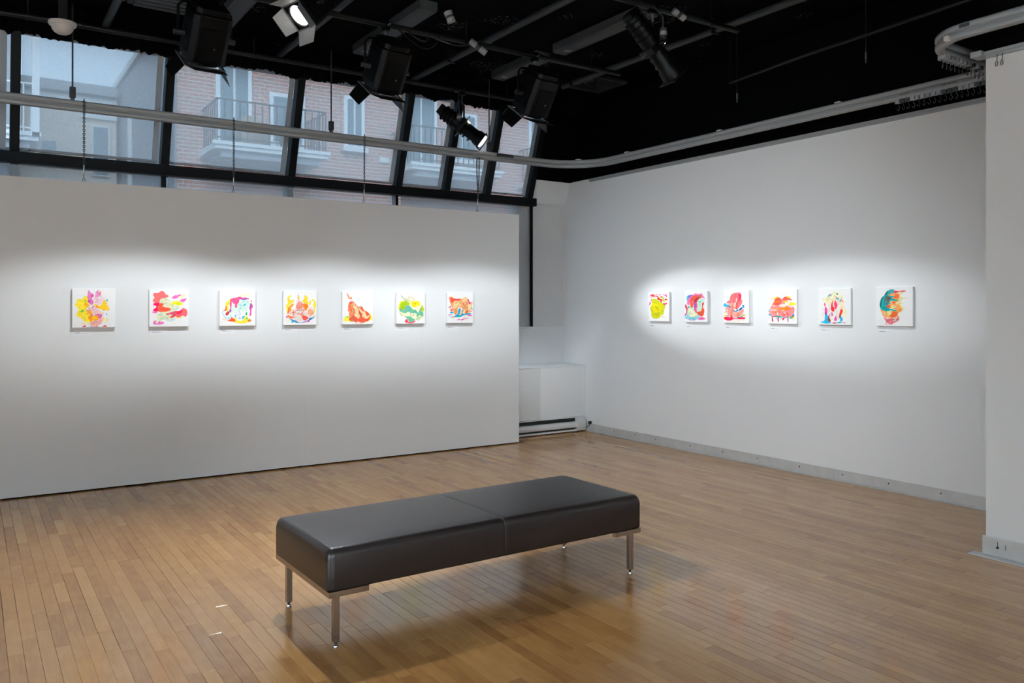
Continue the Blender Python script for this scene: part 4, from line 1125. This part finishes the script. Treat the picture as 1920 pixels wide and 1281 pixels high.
for k, (xa, xb, dip) in enumerate(((2.92, 3.32, 0.16), (3.0, 3.22, 0.10), (3.18, 3.62, 0.08))):
    MB().tube([(xa + (xb - xa) * t / 10, 6.08 - 0.1 * math.sin(math.pi * t / 10), 3.79 - dip * math.sin(math.pi * t / 10)) for t in range(11)], 0.006, 6).build('cable', M_PIPE, cb)

# ------------------------------------------------------------------ theatre lamps
def spot(parent, name, loc, direction, watts, ang, blend, sx=1.0, sy=1.0, radius=0.05, col=(0.91, 0.965, 1.0), xdir=None):
    l = bpy.data.lights.new(name, 'SPOT')
    l.energy = watts
    l.spot_size = math.radians(ang)
    l.spot_blend = blend
    l.shadow_soft_size = radius
    l.color = col
    o = bpy.data.objects.new(name, l)
    COL.objects.link(o)
    d = Vector(direction).normalized()
    rot = d.to_track_quat('-Z', 'Y').to_matrix()
    if xdir is not None:      # shutters squared to the wall
        xx = Vector(xdir); xx = (xx - d * xx.dot(d)).normalized()
        yy = (-d).cross(xx)
        rot = Matrix((xx, yy, -d)).transposed()
    o.matrix_world = Matrix.Translation(Vector(loc)) @ rot.to_4x4() @ Matrix.Diagonal((sx, sy, 1, 1))
    return o

def hang_clamp(root):
    mb = MB().box((-0.02, -0.035, -0.05), (0.02, 0.035, -0.024)).box((-0.02, 0.026, -0.03), (0.02, 0.038, 0.03)).box((-0.02, -0.02, 0.024), (0.02, 0.036, 0.036)).box((-0.018, -0.036, -0.03), (0.018, -0.026, 0.02))
    c = mb.build('clamp', M_LAMP, root, local=True, bevel=0.003)
    MB().cyl((0, -0.036, -0.01), (0, -0.075, -0.01), 0.007, n=8).build('wing_bolt', M_STEEL, c, local=True)
    MB().cyl((0, 0, -0.12), (0, 0, -0.05), 0.009, n=10).build('spigot', M_STEEL, root, local=True)

def fresnel(label, loc, pan, tilt, drop=0.36, lit=False, s=1.0):
    """pan: heading of the beam (radians from +Y, counter-clockwise), tilt: angle below horizontal"""
    root = tag(empty('barn_door_lamp', loc, pan), label, 'stage light', 'black barn-door stage lamps')
    ct, st = math.cos(tilt), math.sin(tilt)
    def X(p):
        x, y, z = p[0] * s, p[1] * s, p[2] * s
        return (x, y * ct + z * st, -y * st + z * ct - drop)
    hang_clamp(root)
    w = 0.185 * s
    MB().tube([(-w, 0, -drop), (-w, 0, -0.17), (-w + 0.03, 0, -0.135), (-0.08, 0, -0.125), (0.08, 0, -0.125), (w - 0.03, 0, -0.135), (w, 0, -0.17), (w, 0, -drop)], 0.011, 8).build('yoke', M_STEEL if lit else M_DOORIN, root, local=True, smooth=True)
    oct_ = [(-0.135, -0.12), (-0.10, -0.155), (0.10, -0.155), (0.135, -0.12), (0.135, 0.10), (0.085, 0.165), (-0.085, 0.165), (-0.135, 0.10)]
    body = MB().prism(oct_, -0.19, 0.15, 'y', X).build('housing', M_LAMP, root, local=True, bevel=0.008)
    MB().prism([(a * 0.86, b * 0.86) for a, b in oct_], -0.235, -0.19, 'y', X).build('back_cover', M_LAMP, body, local=True, bevel=0.006)
    for k in range(7):
        y = -0.16 + 0.042 * k
        MB().box((-0.1, y, 0.160), (0.1, y + 0.02, 0.176), X).build('cooling_fin', M_LAMPD, body, local=True)
    for sx in (-1, 1):
        MB().box((sx * 0.136 - 0.004, -0.14, -0.09), (sx * 0.136 + 0.004, 0.10, 0.07), X).build('side_plate', M_LAMPD, body, local=True, bevel=0.002)
        MB().cyl((sx * 0.14, 0, 0), (sx * 0.215, 0, 0), 0.02, n=12, xf=X).build('tilt_knob', M_RUBBER, root, local=True)
    MB().box((-0.075, -0.10, -0.162), (0.075, 0.11, -0.152), X).build('access_hatch', M_LAMPD, body, local=True)
    MB().cyl((0.03, 0.03, -0.165), (0.03, 0.03, -0.155), 0.006, n=8, xf=X).build('hatch_screw', M_STEEL, body, local=True)
    MB().lathe([(0.10, 0.15), (0.132, 0.15), (0.132, 0.175), (0.112, 0.178), (0.108, 0.165)], 28, X, 'y').build('lens_ring', M_LAMP, root, local=True, smooth=True)
    MB().lathe([(0.005, 0.176), (0.05, 0.174), (0.105, 0.166), (0.105, 0.160)], 28, X, 'y').build('lens', M_LENS, root, local=True, smooth=True)
    fr = MB()
    for a, b in (((-0.145, 0.178, -0.145), (0.145, 0.186, -0.125)), ((-0.145, 0.178, 0.125), (0.145, 0.186, 0.145)), ((-0.145, 0.178, -0.125), (-0.125, 0.186, 0.125)), ((0.125, 0.178, -0.125), (0.145, 0.186, 0.125))):
        fr.box(a, b, X)
    fr.build('gel_frame', M_STEEL, root, local=True)
    for k in range(4):
        ca, sa = math.cos(k * math.pi / 2), math.sin(k * math.pi / 2)
        flare = math.radians((38, 30, 42 if lit else 100, 30)[k])
        ln = (0.15, 0.13, 0.15, 0.13)[k]
        wide = 0.135 if k % 2 == 0 else 0.125
        def D(u, q, t):       # u across, q along the door, t thickness
            rr, yy = 0.138 + q * math.sin(flare) + t * math.cos(flare), 0.186 + q * math.cos(flare) - t * math.sin(flare)
            return X((u * ca - rr * sa, yy, u * sa + rr * ca))
        vs = [D(u, q, t) for t in (0, 0.003) for u, q in ((-wide, 0), (wide, 0), (wide * 0.86, ln), (-wide * 0.86, ln))]
        dr = MB().add(vs, [(3, 2, 1, 0), (4, 5, 6, 7), (0, 1, 5, 4), (1, 2, 6, 5), (2, 3, 7, 6), (3, 0, 4, 7)]).build('barn_door', M_DOORLIT if lit else M_DOORIN, root, local=True)
    MB().tube([X((0.05, -0.23, -0.05)), (0.06, -0.16 * s, -drop + 0.05), (0.03, -0.15, -0.22), (0.10, -0.06, -0.10), (0.16, 0.0, -0.03)], 0.0065, 6).build('power_cable', M_RUBBER, root, local=True)
    d = Vector((0, ct, -st)); d.rotate(Matrix.Rotation(pan, 3, 'Z'))
    e = Vector(X((0, 0.34, 0))); e.rotate(Matrix.Rotation(pan, 3, 'Z'))
    return root, Vector(loc) + e, d

def profile_spot(label, loc, pan, tilt, drop=0.30, s=1.0):
    root = tag(empty('profile_spotlight', loc, pan), label, 'stage light', 'black profile spotlights')
    ct, st = math.cos(tilt), math.sin(tilt)
    def X(p):
        x, y, z = p[0] * s, p[1] * s, p[2] * s
        return (x, y * ct + z * st, -y * st + z * ct - drop)
    hang_clamp(root)
    w = 0.105 * s
    MB().tube([(-w, 0, -drop), (-w, 0, -0.15), (-w + 0.03, 0, -0.125), (w - 0.03, 0, -0.125), (w, 0, -0.15), (w, 0, -drop)], 0.010, 8).build('yoke', M_LAMP, root, local=True, smooth=True)
    h = MB().lathe([(0.03, -0.30), (0.062, -0.29), (0.075, -0.26), (0.082, -0.12), (0.078, -0.02)], 20, X, 'y').build('lamp_house', M_LAMP, root, local=True, smooth=True)
    MB().box((-0.055, -0.33, -0.055), (0.055, -0.27, 0.065), X).build('lamp_cap', M_LAMP, root, local=True, bevel=0.01)
    for k in range(4):
        y = -0.26 + 0.05 * k
        MB().lathe([(0.07, y), (0.09, y + 0.004), (0.09, y + 0.012), (0.07, y + 0.016)], 20, X, 'y').build('cooling_ring', M_LAMPD, h, local=True, smooth=True)
    g = MB().box((-0.085, -0.02, -0.09), (0.085, 0.035, 0.09), X).build('gate_box', M_LAMP, root, local=True, bevel=0.006)
    MB().box((-0.05, 0.036, 0.074), (0.05, 0.046, 0.086), X).build('light_leak', M_LEAK, g, local=True)
    for a, b in (((0.085, 0.0, 0.0), (0.135, 0.0, 0.01)), ((-0.135, 0.0, 0.0), (-0.085, 0.0, 0.01)), ((-0.01, 0.0, 0.09), (0.01, 0.0, 0.14)), ((-0.01, 0.0, -0.14), (0.01, 0.0, -0.09))):
        MB().box((a[0], 0.004, a[2]), (b[0], 0.010, b[2]), X).build('shutter_handle', M_STEEL, g, local=True)
    brl = MB().lathe([(0.07, 0.035), (0.074, 0.05), (0.074, 0.20), (0.086, 0.22), (0.092, 0.30), (0.080, 0.302), (0.076, 0.25)], 22, X, 'y').build('barrel', M_LAMP, root, local=True, smooth=True)
    for y in (0.08, 0.15):
        MB().cyl((0, y, -0.074), (0, y, -0.098), 0.012, n=10, xf=X).build('focus_knob', M_RUBBER, brl, local=True)
    fr = MB()
    for a, b in (((-0.1, 0.302, -0.1), (0.1, 0.312, -0.085)), ((-0.1, 0.302, -0.085), (-0.085, 0.312, 0.1)), ((0.085, 0.302, -0.085), (0.1, 0.312, 0.1))):
        fr.box(a, b, X)
    fr.build('gel_frame', M_DOORIN, root, local=True)
    MB().lathe([(0.004, 0.312), (0.04, 0.309), (0.073, 0.301), (0.073, 0.29)], 22, X, 'y').build('lens', M_LENS, root, local=True, smooth=True)
    MB().cyl((w + 0.03, 0.0, -drop + 0.10), (w + 0.03, 0.0, -drop + 0.02), 0.026, n=12).build('plug', M_RUBBER, root, local=True)
    MB().cyl((w + 0.03, 0.0, -drop + 0.075), (w + 0.03, 0.0, -drop + 0.045), 0.027, n=12).build('plug_band', M_TAPE, root, local=True)
    MB().tube([(w + 0.03, 0, -drop + 0.1), (w + 0.04, -0.01, -0.12), (0.05, -0.02, -0.02), (-0.06, -0.02, -0.03), (-0.15, 0, -drop + 0.06), X((-0.03, -0.31, 0.05))], 0.006, 6).build('power_cable', M_RUBBER, root, local=True)
    d = Vector((0, ct, -st)); d.rotate(Matrix.Rotation(pan, 3, 'Z'))
    e = Vector(X((0, 0.34, 0))); e.rotate(Matrix.Rotation(pan, 3, 'Z'))
    return root, Vector(loc) + e, d

TILT = math.radians(56)
for x, pan, lab in ((1.42, 4, 'black barn-door lamp hanging nearest the smoke detector'), (2.84, 3, 'middle black barn-door lamp of the three aimed at the partition'), (4.33, 2, 'black barn-door lamp hanging last before the dark corner')):
    _, e, d = fresnel(lab, (x, 6.12, 3.81), math.radians(pan), TILT)
    spot(None, 'wall_wash', e, Vector((x - (0.2 if x < 2 else 0), YP, 1.45)) - e, WALL_SPOT * (1.15 if x < 2 else 1), 90, 0.85, 1.0, 0.205, 0.06, xdir=(1, 0, 0))
_, e, d = fresnel('brightly lit barn-door lamp facing away from the windows', (2.10, 5.85, 3.962), math.radians(106), math.radians(46), 0.235, True, 0.75)
spot(None, 'floor_wash', e, (-0.505, -0.40, -0.788), FLOOD_SPOT * 3.6, 92, 0.9, radius=0.09, col=(0.88, 0.945, 1.0))

def aim(loc, target, drop):
    v2 = Vector(target) - (Vector(loc) - Vector((0, 0, drop)))
    return math.atan2(-v2.x, v2.y), math.atan2(-v2.z, math.hypot(v2.x, v2.y))
for loc, tgt, lab in (((4.42, 7.60, 3.835), (6.27, 5.9, 1.5), 'slanted profile spotlight silhouetted against the windows'), ((4.36, 4.60, 3.80), (6.27, 4.40, 1.5), 'profile spotlight hanging in the dark aimed at the right wall')):
    pan, tilt = aim(loc, tgt, 0.38)
    _, e, d = profile_spot(lab, loc, pan, tilt, 0.38 if loc[1] > 7 else 0.30, 0.95)
    spot(None, 'picture_light', e, Vector(tgt) - e, PROFILE_SPOT * (1.25 if loc[1] > 7 else 0.62), 48 if loc[1] > 7 else 72, 0.8, 1.0, 0.30 if loc[1] > 7 else 0.235, 0.05, xdir=(0, -1, 0))

pan, tilt = aim((0.0, 1.6, 3.81), (6.27, 6.2, 0.8), 0.36)
_, e, d = fresnel('added fill lamp above the camera aimed at the far right wall', (0.45, 1.6, 3.81), pan, tilt)  # unseen lamp added to brighten the right wall
spot(None, 'wall_fill', e, d, FLOOD_SPOT * 2.8, 52, 1.0, radius=0.12, col=(0.84, 0.93, 1.0))
pan, tilt = aim((0.2, 4.60, 3.80), (4.2, 5.3, 0.0), 0.36)
_, e, d = fresnel('added fill lamp out of view above the bench end, flooding the floor', (0.2, 4.60, 3.80), pan, tilt)  # unseen lamp added to light the floor from the left
spot(None, 'floor_wash', e, d, FLOOD_SPOT * 3.5, 92, 1.0, radius=0.09, col=(0.88, 0.945, 1.0))
# unseen lamps added behind the camera to bounce fill off the walls there
ADDED_BOUNCE = ((-1.6, 1.6, 90, 34, 2.5, 'on the pipe overhead, aimed at the side wall'), (-1.6, -1.2, 90, 34, 2.1, 'on the rear pipe, aimed at the side wall'), (0.6, -1.2, 178, 40, 3.0, 'on the rear pipe, aimed straight back'))
for x, y, pan, tilt, k, where in ADDED_BOUNCE:
    _, e, d = fresnel('added fill lamp behind the camera ' + where, (x, y, 3.81), math.radians(pan), math.radians(tilt))
    spot(None, 'added_bounce', e, d, ADDED_BOUNCE_SPOT * k, 95, 0.8, radius=0.1, col=(0.74, 0.885, 1.0))
ADDED_FLOOD = ((-0.8, 'nearer the side wall'), (2.4, 'nearer the column wall'))  # two unseen lamps added as weak fill on the floor
for x, where in ADDED_FLOOD:
    tgt = (x * 0.8 + 1.2, 4.4, 0)
    pan, tilt = aim((x, 1.6, 3.81), tgt, 0.36)
    _, e, d = fresnel('added fill lamp over the camera flooding the floor, ' + where, (x + 0.35, 1.6, 3.81), pan, tilt)
    spot(None, 'added_floor_fill', e, d, FLOOD_SPOT * 0.2, 110, 1.0, radius=0.12, col=(0.92, 0.96, 1.0))

# ------------------------------------------------------------------ the street outside
st = tag(bx('street', (-40, 8.6, -4.2), (60, 60, -4.0), M_ASPH), kind='structure')
bA = tag(empty('apartment_building', (-2, 31, -4)), 'buff brick building with flat pale roofline far behind the leftmost sloped window', 'building')
bx('wall', (-14, 28, -4), (3.85, 36, 8.0), M_BRICKB, bA)
bx('cornice', (-14.2, 27.75, 8.0), (3.85, 36, 8.3), M_RENDER, bA)
bx('parapet_band', (-14, 27.93, 7.62), (3.85, 28, 7.95), M_STONE, bA)
for x0, x1, z0, z1 in ((1.83, 2.2, 6.2, 6.48), (3.2, 3.6, 5.6, 7.05), (-1.4, -0.4, 5.6, 7.0), (0.0, 0.8, 5.4, 7.0)):
    f = bx('window', (x0 - 0.06, 27.92, z0 - 0.06), (x1 + 0.06, 28, z1 + 0.06), M_STONE, bA)
    bx('pane', (x0, 27.9, z0), (x1, 27.94, z1), M_DGLASS, f)
bx('lintel', (2.85, 27.9, 7.3), (3.85, 28, 7.6), M_STONE, bA)

bB = tag(empty('brick_building', (14, 24, -4)), 'red brick apartment building with balconies across the street', 'building')
bx('wall', (4.03, 20, -4), (28, 30.9, 8.5), M_BRICKR, bB)
bx('end_wall', (3.98, 20.05, -4), (4.03, 30.9, 8.52), M_RENDER, bB)
bx('roof_edge', (3.9, 19.85, 8.5), (28.1, 31, 8.7), M_STONE, bB)
bx('downpipe', (3.88, 26.0, -4), (3.98, 26.2, 7.3), M_STONE, bB)
def facade_window(x0, x1, z0, z1, bars=1, sill=True):
    f = bx('window', (x0 - 0.10, 19.93, z0 - 0.06), (x1 + 0.10, 20.0, z1 + 0.10), M_WHITE, bB)
    n = bars + 1
    w = (x1 - x0 - 0.06 * bars) / n
    for k in range(n):
        bx('pane', (x0 + k * (w + 0.06), 19.91, z0), (x0 + k * (w + 0.06) + w, 19.94, z1), M_DGLASS, f)
    if sill: bx('sill', (x0 - 0.16, 19.82, z0 - 0.18), (x1 + 0.16, 20, z0 - 0.06), M_STONE, f)
facade_window(4.98, 5.62, 5.2, 7.5, 1, False)
facade_window(6.25, 6.95, 5.6, 6.7, 0)
facade_window(8.18, 8.55, 5.72, 6.9, 1)
facade_window(9.9, 10.7, 5.2, 7.5, 1, False)
facade_window(11.2, 12.0, 5.7, 6.9, 1)
facade_window(14.0, 14.9, 5.7, 7.1, 1)
for x in (4.9, 6.3, 8.2, 10.0, 12.0, 14.2):
    facade_window(x, x + 0.8, 2.4, 3.9, 1)
    facade_window(x, x + 0.8, 8.0, 8.4, 1)
bx('vent_cover', (9.08, 19.95, 5.36), (9.36, 20, 5.5), M_STONE, bB)
def balcony(x0, x1, z, depth, y, m, railm, owner, step=0.16, rail=0.98):
    s = bx('balcony_slab', (x0 - 0.06, y - depth, z - 0.14), (x1 + 0.06, y, z), m, owner)
    bx('slab_edge', (x0 - 0.10, y - depth - 0.05, z - 0.05), (x1 + 0.10, y - depth + 0.05, z + 0.03), m, s)
    bx('slab_soffit', (x0 + 0.1, y - depth + 0.1, z - 0.30), (x1 - 0.1, y, z - 0.14), M_RENDER, s)
    rl = bx('balcony_rail', (x0, y - depth, z + rail - 0.03), (x1, y - depth + 0.04, z + rail), railm, owner)
    bx('lower_rail', (x0, y - depth, z + 0.10), (x1, y - depth + 0.03, z + 0.13), railm, rl)
    for x in (x0, x1):
        bx('side_rail', (x - 0.015, y - depth, z + rail - 0.03), (x + 0.015, y, z + rail), railm, rl)
        for k in range(1, 7):
            yy = y - depth + depth * k / 7
            bx('baluster', (x - 0.013, yy - 0.009, z + 0.03), (x + 0.013, yy + 0.009, z + rail), railm, rl)
    n = int((x1 - x0) / step)
    for k in range(n + 1):
        xx = x0 + (x1 - x0) * k / n
        bx('baluster', (xx - 0.014, y - depth + 0.008, z + 0.03), (xx + 0.014, y - depth + 0.026, z + rail), railm, rl)
balcony(4.58, 7.08, 5.17, 1.4, 20, M_STONE, M_IRON, bB)
balcony(9.42, 12.0, 5.17, 1.4, 20, M_STONE, M_IRON, bB)
balcony(13.6, 16.0, 5.17, 1.4, 20, M_STONE, M_IRON, bB)
ch = tag(empty('balcony_chair', (5.6, 19.4, 5.17)), 'tan round-backed chair on the balcony across the street', 'chair')
MB().lathe([(0.30, 0.0), (0.36, 0.1), (0.36, 0.36), (0.30, 0.42)], 18, lambda p: (p[0] + 5.6, p[1] * 0.9 + 19.3, p[2] + 5.20)).build('seat', M_CUSHION, ch, smooth=True)
MB().lathe([(0.10, -0.12), (0.34, -0.08), (0.34, 0.08), (0.10, 0.12)], 18, lambda p: (p[0] + 5.6, p[1] + 19.6, p[2] + 5.72), 'y').build('backrest', M_CUSHION, ch, smooth=True)
pt = tag(empty('plant_pot', (6.25, 18.85, 5.17)), 'dark planter pot behind the balcony railing across the street', 'plant pot')
MB().lathe([(0.14, 0.0), (0.2, 0.22), (0.22, 0.24), (0.19, 0.24)], 14, lambda p: (p[0] + 6.25, p[1] + 18.9, p[2] + 5.20)).build('pot', M_POT, pt, smooth=True)
rp = random.Random(8)
lv = MB()
for k in range(40):
    a, t = rp.uniform(0, 6.28), rp.uniform(0.1, 0.3)
    lv.tube([(6.25, 18.9, 5.42), (6.25 + t * 0.5 * math.cos(a), 18.9 + t * 0.5 * math.sin(a), 5.52), (6.25 + t * math.cos(a), 18.9 + t * math.sin(a), 5.5 + rp.uniform(-0.05, 0.15))], 0.012, 4)
tag(lv.build('foliage', M_POT, pt), kind='stuff')

bC = tag(empty('balcony_house', (-1.0, 21, -4)), 'house with white-railed balcony seen at the left edge of the windows', 'building')
bx('wall', (-8, 20.6, -4), (0.95, 27, 9.5), M_RENDER, bC)
bx('corner_post', (1.07, 18.95, 4.95), (1.20, 19.08, 8.8), M_WHITE, bC)
balcony(-3.0, 1.13, 5.0, 1.6, 20.6, M_WHITE, M_WHITE, bC, 0.2, 1.02)
bx('upper_slab', (-3.1, 19.0, 8.6), (1.25, 20.6, 8.8), M_STONE, bC)
f = bx('window', (-0.6, 20.52, 5.3), (0.5, 20.6, 7.4), M_WHITE, bC)
bx('pane', (-0.5, 20.5, 5.4), (0.4, 20.54, 7.3), M_DGLASS, f)

for o in list(bpy.data.objects):
    if '_off' in o: del o['_off']
